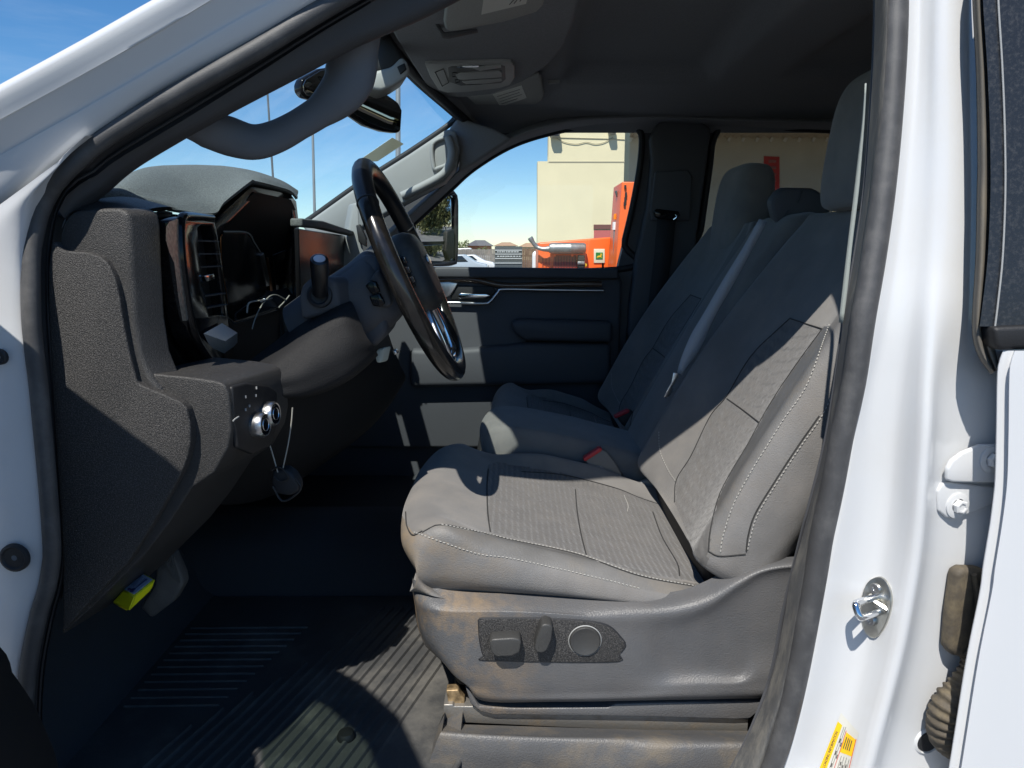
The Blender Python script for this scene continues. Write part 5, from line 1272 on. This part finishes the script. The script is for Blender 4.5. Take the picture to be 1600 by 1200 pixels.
def visor(name, label, out, labp, zv, lines, clip=None):
    t = thing(name, label, 'sun visor', atz(out[0][0], out[0][1], zv+H), 'sun visors')
    v_ = slab('visor_panel', [atz(u, v, zv+H) for u, v in out], (0, 0, .014), M['visor'], t, bevel=.007)
    q = [atz(u, v, zv+H-.001) for u, v in labp]
    l_ = slab('visor_label', q, (0, 0, .0012), M['paper'], t, bevel=0)
    m = MB()
    for a, b, c, d in lines: m.tube([quad(*q, a, b)+Vector((0, 0, -.0004)), quad(*q, c, d)+Vector((0, 0, -.0004))], .0008, 4)
    m.build('label_print', M['ink'], l_)
    return t
dv = visor('sun_visor', 'grey sun visor with a long paper label, nearest the open door', [(690, -60), (697, 5), (693, 36), (695, 46), (702, 50), (722, 48), (790, 35), (840, 20), (850, 10), (860, -60)],
      [(760, -30), (752, 23), (822, 6), (832, -30)], .452, [(.08, .45, .08, .9), (.2, .45, .2, .92), (.27, .45, .27, .9), (.36, .45, .36, .9), (.44, .45, .44, .86), (.62, .8, .85, .72), (.62, .9, .80, .84), (.66, .7, .85, .62)])
pslab('visor_arm', [(678, 34), (684, 35), (694, 50), (744, 44), (747, 47), (700, 57), (690, 56)], 1.66, .02, M['trim'], dv, bevel=.003)
pv = visor('sun_visor', 'grey sun visor with a small paper label beyond the reading lamps', [(724, 148), (800, 128), (842, 118), (846, 124), (850, 150), (847, 158), (838, 164), (800, 178), (790, 181), (782, 178), (768, 181), (760, 180)],
      [(770, 148), (815, 134), (823, 153), (782, 167)], .489, [(.1, .2, .9, .2), (.1, .4, .85, .4), (.1, .6, .9, .6), (.1, .8, .7, .8)])
pslab('visor_clip', [(855, 121), (873, 119), (875, 128), (857, 130)], 2.30, .02, M['visor'], truck, bevel=.003)
# sticker on the windshield
ws = thing('windshield_sticker', 'pale yellowish paper sticker stuck inside the windshield', 'sticker', at(595, 240, 2.30))
wq = [at(556, 254, 2.36), at(613, 215, 2.36), at(631, 225, 2.42), at(590, 252, 2.36)]
st_ = slab('sheet', wq, (-.001, .001, 0), mat('backlit_sticker_paper', (.80, .80, .60), .7), ws, bevel=0)  # base brightened in place of sky light coming through the paper
m = MB()
for v in (.25, .35, .45, .55): m.tube([quad(wq[0], wq[1], wq[2], wq[3], .45, v)+Vector((.001, -.001, 0)), quad(wq[0], wq[1], wq[2], wq[3], .78, v)+Vector((.001, -.001, 0))], .0014, 4)
m.build('print', M['ink'], st_)
# tyre information label on the door pillar
tq = [jam(1314, 1113, .0006)[0], jam(1343, 1145, .0006)[0], jam(1325, 1220, .0006)[0], jam(1272, 1220, .0006)[0]]
tn = (tq[1]-tq[0]).cross(tq[3]-tq[0]).normalized()
if tn.dot(CAM-tq[0]) < 0: tn = -tn
til = thing('tire_label', 'white and yellow tire information sticker on the white door pillar', 'sticker', tq[0])
def tl_(u, v, c=0):
    return jam(*[a for a in px(quad(*tq, u, v))], .0008+c)[0]
def tpatch(name, u0, u1, v0, v1, m_, par, c):
    g = [[tl_(u0+(u1-u0)*i/6, v0+(v1-v0)*j/10, c) for i in range(7)] for j in range(11)]
    B = MB(); B.grid(g); return B.build(name, m_, par, 60, recalc=False)
lp2 = tpatch('label_sheet', 0, 1, 0, 1, M['paper'], til, 0)
tpatch('title_bar', .0, .24, .12, 1, M['amber'], lp2, .0003)
tpatch('notice_block', .50, .96, .16, .50, M['amber'], lp2, .0003)
M_ = frame(tl_(.12, .62, .0007), tl_(.12, .2)-tl_(.12, .9), tl_(0, .6)-tl_(.3, .6))
lettering('title_text', 'TIRE AND LOADING INFORMATION', .0056, M['ink'], lp2, M_, .0001)
m = MB(); m2 = MB()
for u, v0, v1 in ((.33, .12, 1), (.40, .10, 1), (.60, .55, 1), (.70, .55, 1), (.80, .55, 1), (.90, .57, 1)): m.tube([tl_(u, v0+(v1-v0)*k/8, .0006) for k in range(9)], .00025, 4)
for u in (.58, .66, .74, .82):
    m.tube([tl_(u, .22+.2*k/6, .0006) for k in range(7)], .0006, 4)
for u, v in ((.65, .65), (.65, .75), (.75, .7), (.75, .82), (.85, .68), (.85, .8), (.65, .88), (.36, .3), (.36, .5), (.36, .7), (.44, .35), (.44, .55)):
    m.tube([tl_(u, v, .0006), tl_(u, v+.06, .0006)], .0007, 4)
for u, v0, v1 in ((.48, .14, 1), (.97, .14, 1)): m2.tube([tl_(u, v0+(v1-v0)*k/8, .0006) for k in range(9)], .0004, 4)
m.build('small_print', M['ink'], lp2); m2.build('red_rule', M['lab_red'], lp2)
# ================================================================== THE YARD OUTSIDE
def emat(*a, **k): return mat(*a, **k)
XM = dict(
 ground=mat('grey_asphalt_yard', (.125, .125, .128), .9, bump=.4, bscale=30, var=.2, vscale=.6, dust=(.08, .08, .08), dscale=.25, damt=.6),
 stucco=mat('cream_stucco', (.72, .655, .44), .9, bump=.3, bscale=25, var=.05, vscale=.9),
 joint=mat('stucco_joint', (.40, .37, .27), .9),
 soffit=mat('tan_corrugated_metal', (.55, .47, .35), .6),
 orange=mat('orange_machine_paint', (.80, .135, .02), .4, var=.08, vscale=3),
 dred=mat('dark_red_grille', (.28, .045, .03), .6),
 muff=mat('aluminised_muffler', (.33, .34, .33), .45, metal=.8, var=.2, vscale=20),
 reddoor=mat('faded_red_door', (.50, .13, .12), .6),
 grey=mat('galvanised_grey', (.30, .31, .31), .5, metal=.6),
 white=mat('vehicle_white', (.75, .76, .77), .3, coat=.4),
 slate=mat('slate_board', (.06, .075, .085), .6),
 pale=mat('pale_print', (.42, .45, .46), .7),
 brown=mat('brown_fence_wood', (.16, .095, .06), .9, var=.3, vscale=4),
 tan=mat('tan_roof', (.38, .24, .15), .9, var=.15, vscale=2),
 brick=mat('orange_brick', (.48, .19, .09), .9),
 droof=mat('dark_roof', (.11, .11, .12), .9),
 leaf=mat('spring_leaves', (.085, .115, .025), .7, var=.5, vscale=1.2),
 leaf2=mat('olive_leaves', (.10, .105, .03), .7, var=.45, vscale=1.5),
 bark=mat('bark', (.10, .075, .055), .9),
 yel=mat('yellow_paint', (.75, .50, .03), .5),
 amb=mat('amber_lens', (.75, .22, .01), .25),
 green=mat('green_print', (.02, .20, .04), .5),
 sign=mat('pale_sign', (.62, .64, .50), .6),
 tyre=mat('tyre_black', (.02, .02, .02), .8),
 wing=mat('car_window', (.02, .025, .03), .1),
)
gr = MB(); gr.add([(-300, -120, 0), (300, -120, 0), (300, 500, 0), (-300, 500, 0)], [(0, 1, 2, 3)])
go = gr.build('ground', XM['ground'], None); go['kind'] = 'structure'; go['label'] = 'grey asphalt yard under the truck'

# building
bd = thing('building', 'cream stepped-wall stucco building with deep shaded canopy seen through the far windows', 'building', (3, 27, 0))
BY = 26.0
def bx(u, v, y=BY): return at(u, v, y)
slab('wall', [Vector((bx(840, 330).x, BY, 0)), Vector((bx(976, 230).x, BY, 0)), Vector((bx(976, 230).x, BY, 8.2)), Vector((bx(857, 230).x, BY, 8.2)), Vector((bx(857, 230).x, BY, bx(857, 252).z)), Vector((bx(840, 252).x, BY, bx(840, 252).z))], (0, .7, 0), XM['stucco'], bd, bevel=0,
     )
zj = bx(900, 253).z
MB().box(((bx(857, 253).x+bx(976, 253).x)/2, BY-.004, zj), (bx(976, 253).x-bx(857, 253).x, .02, .035)).build('wall_joint', XM['joint'], bd)
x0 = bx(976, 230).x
MB().box((x0+13, 31.2, 4.0), (26, .4, 8)).build('shaded_wall', mat('shaded_cream_wall', (.62, .57, .46), .9, bump=.3, bscale=25, var=.08, vscale=.8), bd)  # greyer copy of the cream stucco, canopy shade put into the colour
m = MB(); zs_ = at(1200, 215, 31).z
n = 150; rows = [[], []]
for i in range(n+1):
    x = x0+26*i/n; dz = .05*math.cos(i*math.pi)
    rows[0].append(Vector((x, 27.2, zs_+.25+dz))); rows[1].append(Vector((x, 31.0, zs_+dz+.02)))
m.grid(rows); m.grid([[p+Vector((0, 0, .15)) for p in r] for r in rows])
m.build('canopy', XM['soffit'], bd, 20)
m = MB()
for k in range(40):
    m.box((x0+.4+.585*k, 30.9, zs_-.10), (.11, .10, .16), Matrix.Rotation(R(25), 3, 'Y'))
m.build('eave_light_gap', mat('gap_light_white', (.75, .74, .68), .5), bd)  # white blocks painted in for light leaking through the eave gaps
for p in range(3): MB().box((x0+.25+8*p, 27.4, zs_/2), (.25, .25, zs_)).build('canopy_post', XM['stucco'], bd)
dz = bx(930, 351).z
MB().box(((bx(928, 360).x+bx(965, 360).x)/2, BY-.015, dz/2-.1), (bx(965, 360).x-bx(928, 360).x, .06, dz-.2)).build('door', XM['reddoor'], bd)
MB().box(((bx(928, 352).x+bx(965, 352).x)/2, BY-.02, dz-.08), (bx(965, 352).x-bx(927, 352).x, .10, .16)).build('door_header', mat('dark_red_header', (.16, .07, .06), .7), bd)
for u, v, w, h in ((867, 208, .34, .26), (956, 202, .26, .30)):
    c = bx(u, v, BY-.2); fl = thing('flood_light', 'grey flood lamp high on the cream wall, %s' % ('near its left edge' if u < 900 else 'near the shaded corner'), 'wall lamp', Vector((c.x, BY, c.z)), 'flood lamps on the wall')
    rbox('lamp_body', c, (w, .22, h), XM['grey'], fl, rot=Matrix.Rotation(R(-25), 3, 'X'), bevel=.03)
    MB().box((c.x, BY-.05, c.z+.10), (.10, .14, .10)).build('bracket', XM['grey'], fl)
    MB().box((c.x, BY-.30, c.z-.03), (w*.8, .02, h*.7), Matrix.Rotation(R(-25), 3, 'X')).build('lens', XM['wing'], fl)
wc = tubeobj('wall_cable', [at(u, v, BY-.03) for u, v in [(870, 216), (882, 222), (900, 225), (916, 222), (930, 225), (945, 222), (958, 214)]], .012, XM['joint'], None, n=5, samples=40, origin=at(915, 222, BY))
tag(wc, 'thin dark cable drooping across the cream wall between the lamps', 'cable')
tubeobj('conduit', [at(874, 215, BY-.02), at(958, 217, BY-.02), at(976, 218, BY-.02)], .012, XM['joint'], bd, n=6)
wsg = thing('wall_sign', 'red sign with pale marks on the shaded wall behind the far headrest', 'sign', at(1207, 268, 30.95))
slab('board', [at(u, v, 30.95) for u, v in [(1194, 244), (1218, 245), (1218, 300), (1194, 300)]], (0, .05, 0), mat('red_sign', (.55, .05, .04), .5), wsg, bevel=0)
m = MB()
for v in (252, 262, 272, 282): m.tube([at(1201, v, 30.93), at(1212, v, 30.93)], .06, 5)
m.build('print', mat('faded_red_print', (.40, .16, .14), .6), wsg)

# orange machine with its muffler
om = thing('orange_machine', 'orange engine machine with a grey muffler along its side', 'machine', (1.0, 12.5, 0))
MY = 12.0
def gz(p): return Vector((p.x, p.y, 0))
a, b = at(841, 379, MY), at(958, 370, MY)
slab('body', [gz(a)+Vector((0, 0, .5)), gz(b)+Vector((0, 0, .5)), b, a], (0, 1.3, 0), XM['orange'], om, bevel=.03)
mcx = [at(u, 388, MY-.14) for u in (858, 862, 866, 890, 893, 912, 915)]
ax = Vector((1, 0, 0)); c0_ = mcx[0]
MB().lathe(c0_, ax, [(.001, 0), (.07, .0), (.085, .03), (.088, .1), (.088, .34), (.091, .35), (.088, .36), (.086, .57), (.07, .60), (.001, .60)], 24).build('muffler', XM['muff'], om)
MB().tube(smooth([at(828, 371, MY-.12), at(833, 379, MY-.12), at(839, 386, MY-.12), at(848, 389, MY-.14), at(860, 389, MY-.14)], 20), [.042, .045, .045, .04, .035, .035, .035, .035, .035, .035, .035, .035, .035, .035, .04, .04, .045, .05, .05, .05], 12).build('exhaust_pipe', XM['muff'], om)
gl = slab('engine_grille', [at(u, v, MY-.05) for u, v in [(866, 399), (900, 399), (902, 425), (864, 425)]], (0, .1, 0), XM['dred'], om, bevel=.01)
m = MB()
for k in range(8): m.box(at(868+k*4.4, 411, MY-.055), (.012, .02, .22))
m.build('grille_bar', mat('grille_shadow', (.10, .02, .015), .7), gl)
m = MB()
for u in (848, 853, 858): m.box(at(u, 410, MY-.01), (.012, .03, .14))
m.build('body_louver', mat('louver_dark', (.30, .05, .02), .6), om)
rbox('fuel_filter', at(908, 409, MY-.10), (.11, .14, .22), XM['tyre'], om, bevel=.02)
rbox('filter_band', at(908, 411, MY-.16), (.12, .06, .05), XM['muff'], om, bevel=.01)
for u in (867, 894): rbox('muffler_bracket', at(u, 396, MY-.06), (.03, .10, .10), XM['orange'], om, bevel=.004)
MB().lathe(at(914, 414, MY-.08), (0, -1, 0), [(.03, 0), (.03, .02), (.001, .024)], 16).build('gauge', XM['yel'], om)
em = slab('emblem_plate', [at(u, v, MY-.02) for u, v in [(928, 389), (945, 389), (945, 411), (928, 411)]], (0, .03, 0), XM['sign'], om, bevel=.006)
slab('emblem_field', [at(u, v, MY-.028) for u, v in [(931.5, 394.5), (941.5, 394.5), (942, 395), (942, 404.5), (941.5, 405), (931.5, 405), (931, 404.5), (931, 395)]], (0, .012, 0), XM['green'], em, bevel=0)
slab('emblem_shape', [at(u, v, MY-.034) for u, v in [(932, 402.5), (934, 400), (936, 399.2), (938, 399.4), (938.4, 397), (937, 396), (939, 396.4), (940, 395.6), (939.6, 397.4), (941, 398.4), (939.8, 399), (939.4, 401), (941, 403), (938.6, 401.8), (935.4, 401.8), (933.5, 403.8), (934, 401.8)]], (0, .01, 0), XM['yel'], em, bevel=0)
for u in (855, 930):
    MB().cyl(Vector((at(u, 400, MY).x, MY+.15, .32)), (0, 1, 0), .32, .2, 24).build('wheel', XM['tyre'], om)
ot = thing('orange_cabinet', 'tall orange panel standing right of the grey muffler machine', 'machine', (1.8, 11, 0))
p1, p2, p3, p4 = at(972, 284, 11), at(1040, 284, 11), at(1040, 425, 11), at(957, 425, 11)
slab('body', [p1, p2, Vector((p3.x, 11, 0)), Vector((p4.x-.02, 11, 0))], (0, .9, 0), XM['orange'], ot, bevel=.015)
m = MB()
for u, v, h in ((977, 292, .05), (978, 304, .07), (977, 312, .07), (976, 319, .06)): m.box(at(u, v, 10.98), (.03, .02, h))
m.build('panel_mark', XM['tyre'], ot)
bp_ = thing('beacon_post', 'slim grey post with an amber beacon beside the orange panel', 'beacon', (1.55, 11.4, 0))
pb_ = at(961, 350, 11.4)
MB().cyl((pb_.x, 11.4, pb_.z/2), (0, 0, 1), .022, pb_.z, 10).build('post', XM['grey'], bp_)
MB().lathe(at(961, 343, 11.4), (0, 0, 1), [(.03, 0), (.03, .05), (.02, .085), (.001, .09)], 14).build('amber_beacon', XM['amb'], bp_)
MB().cyl(at(961, 353, 11.4), (0, 0, 1), .04, .12, 12).build('beacon_base', XM['white'], bp_)
MB().tube([at(963, 348, 11.4), at(966, 312, 11.4)], .006, 6).build('lamp_rod', XM['grey'], bp_)
rbox('lamp_head', at(963.5, 303, 11.4), (.03, .05, .10), XM['slate'], bp_, rot=Matrix.Rotation(R(-18), 3, 'Y'), bevel=.006)
bo_ = thing('bollard', 'white bollard with a yellow lower half left of the orange machine', 'bollard', gz(at(836, 400, 14)))
pz = at(836, 391, 14)
MB().cyl((pz.x, 14, pz.z-.28), (0, 0, 1), .055, .36, 16).lathe((pz.x, 14, pz.z-.10), (0, 0, 1), [(.055, 0), (.045, .05), (.001, .09)], 16).build('cap', XM['white'], bo_)
MB().cyl((pz.x, 14, (pz.z-.46)/2), (0, 0, 1), .0555, pz.z-.46, 16).build('sleeve', XM['yel'], bo_)
# board, fences
sb_ = thing('notice_board', 'dark slatted board with pale lines of lettering by the fence', 'sign', gz(at(794, 400, 40)))
a, b = at(773, 385, 40), at(816, 385, 40)
slab('panel', [gz(a), gz(b), b, a], (0, .1, 0), XM['slate'], sb_, bevel=0)
m = MB()
for v in (391, 397, 404, 411): m.box((at(773, v, 40)+at(816, v, 40))/2+Vector((0, -.03, 0)), ((b-a).length*.97, .02, .055))
rnd = random.Random(3)
for v in (393.5, 400.5):
    u = 777
    while u < 811:
        w = rnd.uniform(1.5, 4); m.box(at(u+w/2, v, 39.97), (w*.036, .02, .07)); u += w+rnd.uniform(.6, 1.6)
m.build('pale_lettering', XM['pale'], sb_)
def fence(name, label, u0, u1, v0, y, m_, n):
    t = thing(name, label, 'fence', gz(at((u0+u1)/2, 400, y)))
    B = MB(); a, b = at(u0, v0, y), at(u1, v0, y)
    for k in range(n):
        q0 = a.lerp(b, k/n); q1 = a.lerp(b, (k+.92)/n); z = a.z+random.uniform(-.04, .04)
        B.box(((q0.x+q1.x)/2, y, z/2), (q1.x-q0.x, .05, z))
    B.build('boards', m_, t)
    P = MB(); P.box(((a.x+b.x)/2, y+.06, a.z*.75), (b.x-a.x, .06, .10)); P.box(((a.x+b.x)/2, y+.06, a.z*.25), (b.x-a.x, .06, .10)); P.build('rail', m_, t)
fence('wooden_fence', 'brown board fence between the dark board and the bollard', 814, 860, 387.5, 45, XM['brown'], 16)
fence('grey_fence', 'grey weathered fence running behind the parked white vehicles', 600, 776, 389.5, 70, mat('grey_fence_wood', (.22, .20, .18), .9, var=.2, vscale=3), 60)

def car(name, label, u, y, L, h, m_, cat='car', group='vehicles parked in the far lot', pick=False, ang=0):
    g0 = gz(at(u, 400, y)); t = thing(name, label, cat, g0, group)
    Rz = Matrix.Rotation(ang, 3, 'Z')
    def T(x, yy, z): return g0+Rz @ Vector((x, yy, z))
    if pick: pf = [(-.5, .30), (-.5, .55), (-.46, .60), (-.20, .63), (-.12, .98), (.12, 1.0), (.20, .66), (.48, .60), (.5, .40), (.49, .28)]
    else: pf = [(-.5, .28), (-.5, .52), (-.42, .62), (-.25, .70), (-.14, .98), (.14, 1.0), (.32, .68), (.47, .58), (.5, .40), (.49, .26)]
    slab('body', [T(x*L, -.9, z*h) for x, z in pf], Rz @ Vector((0, 1.8, 0)), m_, t, bevel=.08)
    wf_ = [(-.19, .68), (-.11, .92), (.11, .94), (.2, .70)]
    slab('window', [T(x*L, -.92, z*h) for x, z in wf_], Rz @ Vector((0, .05, 0)), XM['wing'], t, bevel=.01)
    for x in (-.31, .31):
        for s in (-.82, .82):
            w = MB().cyl(T(x*L, s, .34), Rz @ Vector((0, 1, 0)), .34, .22, 20).build('wheel', XM['tyre'], t)
            MB().cyl(T(x*L, s+math.copysign(.11, s), .34), Rz @ Vector((0, 1, 0)), .18, .03, 14).build('hub_cap', XM['grey'], w)
    rbox('headlight', T(L*.488, -.6, h*.5), (.08, .3, .14), XM['pale'], t, rot=Rz, bevel=.02)
    rbox('headlight', T(L*.488, .6, h*.5), (.08, .3, .14), XM['pale'], t, rot=Rz, bevel=.02)
    return t
car('parked_pickup', 'white pickup parked beyond the passenger mirror, rearmost of the far vehicles', 726, 78, 5.6, 2.1, XM['white'], 'pickup truck', pick=True)
car('parked_car', 'white car parked just right of the passenger mirror', 729, 58, 4.6, 1.45, XM['white'])
car('parked_car', 'pale blue grey car partly hidden by the passenger mirror', 712, 46, 4.2, 1.5, mat('pale_blue_car', (.40, .46, .52), .3, coat=.4))
def house(name, label, u0, u1, vt, ve, y, wm, rm_):
    t = thing(name, label, 'house', gz(at((u0+u1)/2, 400, y)), 'houses on the skyline')
    a, b = at(u0, ve, y), at(u1, ve, y); zt = at(u0, vt, y).z; ze = a.z
    D = 9
    slab('wall', [gz(a), gz(b), b, a], (0, D, 0), wm, t, bevel=0)
    ov = .5
    xm = (a.x+b.x)/2
    rf = MB(); w = (b.x-a.x)
    rf.add([(a.x-ov, y-ov, ze), (b.x+ov, y-ov, ze), (b.x+ov, y+D+ov, ze), (a.x-ov, y+D+ov, ze), (a.x+w*.28, y+D/2, zt), (b.x-w*.28, y+D/2, zt)], [(0, 1, 5, 4), (2, 3, 4, 5), (1, 2, 5), (3, 0, 4), (0, 3, 2, 1)])
    rf.build('roof', rm_, t, 20)
    for k in (.3, .7): MB().box((a.x+w*k, y-.03, ze-1.2), (1.0, .08, 1.1)).build('window', XM['wing'], t)
house('brick_house', 'orange brick house with a dark roof, leftmost on the skyline', 731, 766, 374.5, 384, 130, XM['brick'], XM['droof'])
house('tan_house', 'house with wide tan roof above the dark notice board', 775, 806, 378, 384, 150, XM['stucco'], XM['tan'])
house('tan_house', 'smaller tan roofed house just left of the orange machine', 812, 850, 379, 386, 160, XM['stucco'], XM['tan'])
def tree(label, x, y, h, r, m_, n=1400, leaf=.32, seed=1, group='trees round the yard'):
    t = thing('tree', label, 'tree', (x, y, 0), group); rg = random.Random(seed)
    tr = MB(); tr.tube([(x, y, 0), (x+.1, y, h*.25), (x-.05, y+.1, h*.5), (x, y, h*.85)], [h*.03, h*.022, h*.014, h*.004], 8)
    for k in range(7):
        a = rg.uniform(0, 6.28); z0 = h*rg.uniform(.25, .55); L = r*rg.uniform(.5, .85)
        tr.tube([(x, y, z0), (x+math.cos(a)*L*.5, y+math.sin(a)*L*.5, z0+h*.13), (x+math.cos(a)*L, y+math.sin(a)*L, z0+h*.25)], [h*.011, h*.007, h*.002], 6)
    tr.build('trunk', XM['bark'], t)
    cl_ = [(Vector((x+rg.uniform(-.7, .7)*r, y+rg.uniform(-.7, .7)*r, h*rg.uniform(.14, .90))), r*rg.uniform(.3, .55)) for _ in range(20)]
    C = MB()
    for i in range(n):
        c, cr_ = rg.choice(cl_); d = Vector((rg.gauss(0, 1), rg.gauss(0, 1), rg.gauss(0, .8))).normalized()*cr_*rg.uniform(.4, 1.05)
        p = c+d; q = Vector((rg.gauss(0, 1), rg.gauss(0, 1), rg.gauss(0, 1))).normalized(); s = q.orthogonal().normalized(); w = q.cross(s)
        l = leaf*rg.uniform(.5, 1.2)
        C.add([p-s*l, p-w*l*.5, p+s*l, p+w*l*.5], [(0, 1, 2, 3)])
    C.build('crown', m_, t, recalc=False)
tree('leafy green tree on the skyline left of the brick house', at(719, 395, 110).x, 110, 3.5, 1.5, XM['leaf'], 700, .2, 4)
tree('round green shrub-like tree in front of the brick house', at(752, 395, 95).x, 95, 2.35, .9, XM['leaf'], 500, .15, 5)
for k, (x, y, h, r) in enumerate([(20, 9.2, 9, 5.2), (24, 14.5, 10, 5.5), (29, 10, 11, 6), (32, 18.5, 11, 6), (36, 13, 10, 6)]):
    tree(['olive tree nearest the truck, reflected in the passenger mirror', 'second olive tree of the reflected row, set a little back', 'tallest olive tree of the reflected row', 'olive tree of the reflected row closest to the building', 'farthest olive tree of the reflected row'][k], x, y, h, r, XM['leaf2'], 4200, .42, 20+k)
for u0, v0, u1, v1, y, r, lab in ((417, 130, 428, 300, 34, .05, 'thin dark leaning pole seen left of the steering wheel'), (488, 180, 492, 350, 40, .075, 'slim grey lamp pole seen above the centre of the dashboard'), (622, 60, 622, 260, 24, .085, 'pale stout pole seen beside the rear view mirror')):
    a, b = at(u0, v0, y), at(u1, v1, y); d = (b-a)/(b.z-a.z); base = b-d*b.z; tp_ = a+d*1.5
    t = thing('utility_pole', lab, 'pole', base, 'poles ahead of the truck')
    MB().tube([base, tp_], [r*1.15, r*.8], 12).build('shaft', XM['grey'] if r > .06 else XM['slate'], t)
    MB().tube([tp_, tp_+Vector((.9, 0, .25)), tp_+Vector((1.5, 0, .28))], .04, 8).build('lamp_arm', XM['grey'], t)
    rbox('lamp_head', tp_+Vector((1.75, 0, .26)), (.6, .22, .12), XM['grey'], t, bevel=.03)

# ================================================================== LIGHT, SKY, CAMERA
S = Vector((-.35, -1, 1.55)).normalized()
sun = bpy.data.lights.new('sun', 'SUN'); sun.energy = 5.0; sun.angle = R(.53); sun.color = (1, .955, .88)
so = bpy.data.objects.new('sun', sun); COL.objects.link(so); so.rotation_euler = (-S).to_track_quat('-Z', 'Y').to_euler(); so.location = (0, -5, 12)
w = bpy.data.worlds.new('World'); SC.world = w; w.use_nodes = True
nt = w.node_tree; bg = nt.nodes['Background']
sk = nt.nodes.new('ShaderNodeTexSky'); sk.sky_type = 'NISHITA'; sk.sun_disc = False
sk.sun_elevation = math.asin(S.z); sk.sun_rotation = math.atan2(S.x, S.y)
sk.air_density = .9; sk.dust_density = .05; sk.ozone_density = 4.0
hs_ = nt.nodes.new('ShaderNodeHueSaturation'); hs_.inputs['Saturation'].default_value = 1.25
nt.links.new(sk.outputs[0], hs_.inputs['Color']); 
tcw = nt.nodes.new('ShaderNodeTexCoord'); mpw = nt.nodes.new('ShaderNodeMapping'); mpw.inputs['Scale'].default_value = (1.2, 1.2, 9); mpw.inputs['Rotation'].default_value = (.05, .12, .3)
nzw = nt.nodes.new('ShaderNodeTexNoise'); nzw.inputs['Scale'].default_value = 2.2; nzw.inputs['Detail'].default_value = 7; nzw.inputs['Roughness'].default_value = .6
rpw = nt.nodes.new('ShaderNodeValToRGB'); rpw.color_ramp.elements[0].position = .5; rpw.color_ramp.elements[0].color = (0, 0, 0, 1); rpw.color_ramp.elements[1].position = .8; rpw.color_ramp.elements[1].color = (.13, .13, .13, 1)
nt.links.new(tcw.outputs['Generated'], mpw.inputs['Vector']); nt.links.new(mpw.outputs[0], nzw.inputs['Vector']); nt.links.new(nzw.outputs['Fac'], rpw.inputs['Fac'])
mxw = nt.nodes.new('ShaderNodeMix'); mxw.data_type = 'RGBA'; mxw.inputs[7].default_value = (7, 7.6, 8.2, 1)
nt.links.new(rpw.outputs['Color'], mxw.inputs[0]); nt.links.new(hs_.outputs[0], mxw.inputs[6]); nt.links.new(mxw.outputs[2], bg.inputs['Color']); bg.inputs['Strength'].default_value = .11
cam = bpy.data.cameras.new('camera'); cam.sensor_width = 36; cam.lens = F/1600*36; cam.clip_start = .02; cam.clip_end = 2000
co_ = bpy.data.objects.new('camera', cam); COL.objects.link(co_)
co_.location = CAM; co_.rotation_euler = (math.pi/2-PITCH, 0, 0)
SC.camera = co_
SC.view_settings.view_transform = 'Standard'; SC.view_settings.look = 'None'; SC.view_settings.exposure = .28; SC.view_settings.gamma = 1
SC.cycles.max_bounces = 10; SC.cycles.diffuse_bounces = 5; SC.cycles.glossy_bounces = 5; SC.cycles.transparent_max_bounces = 12
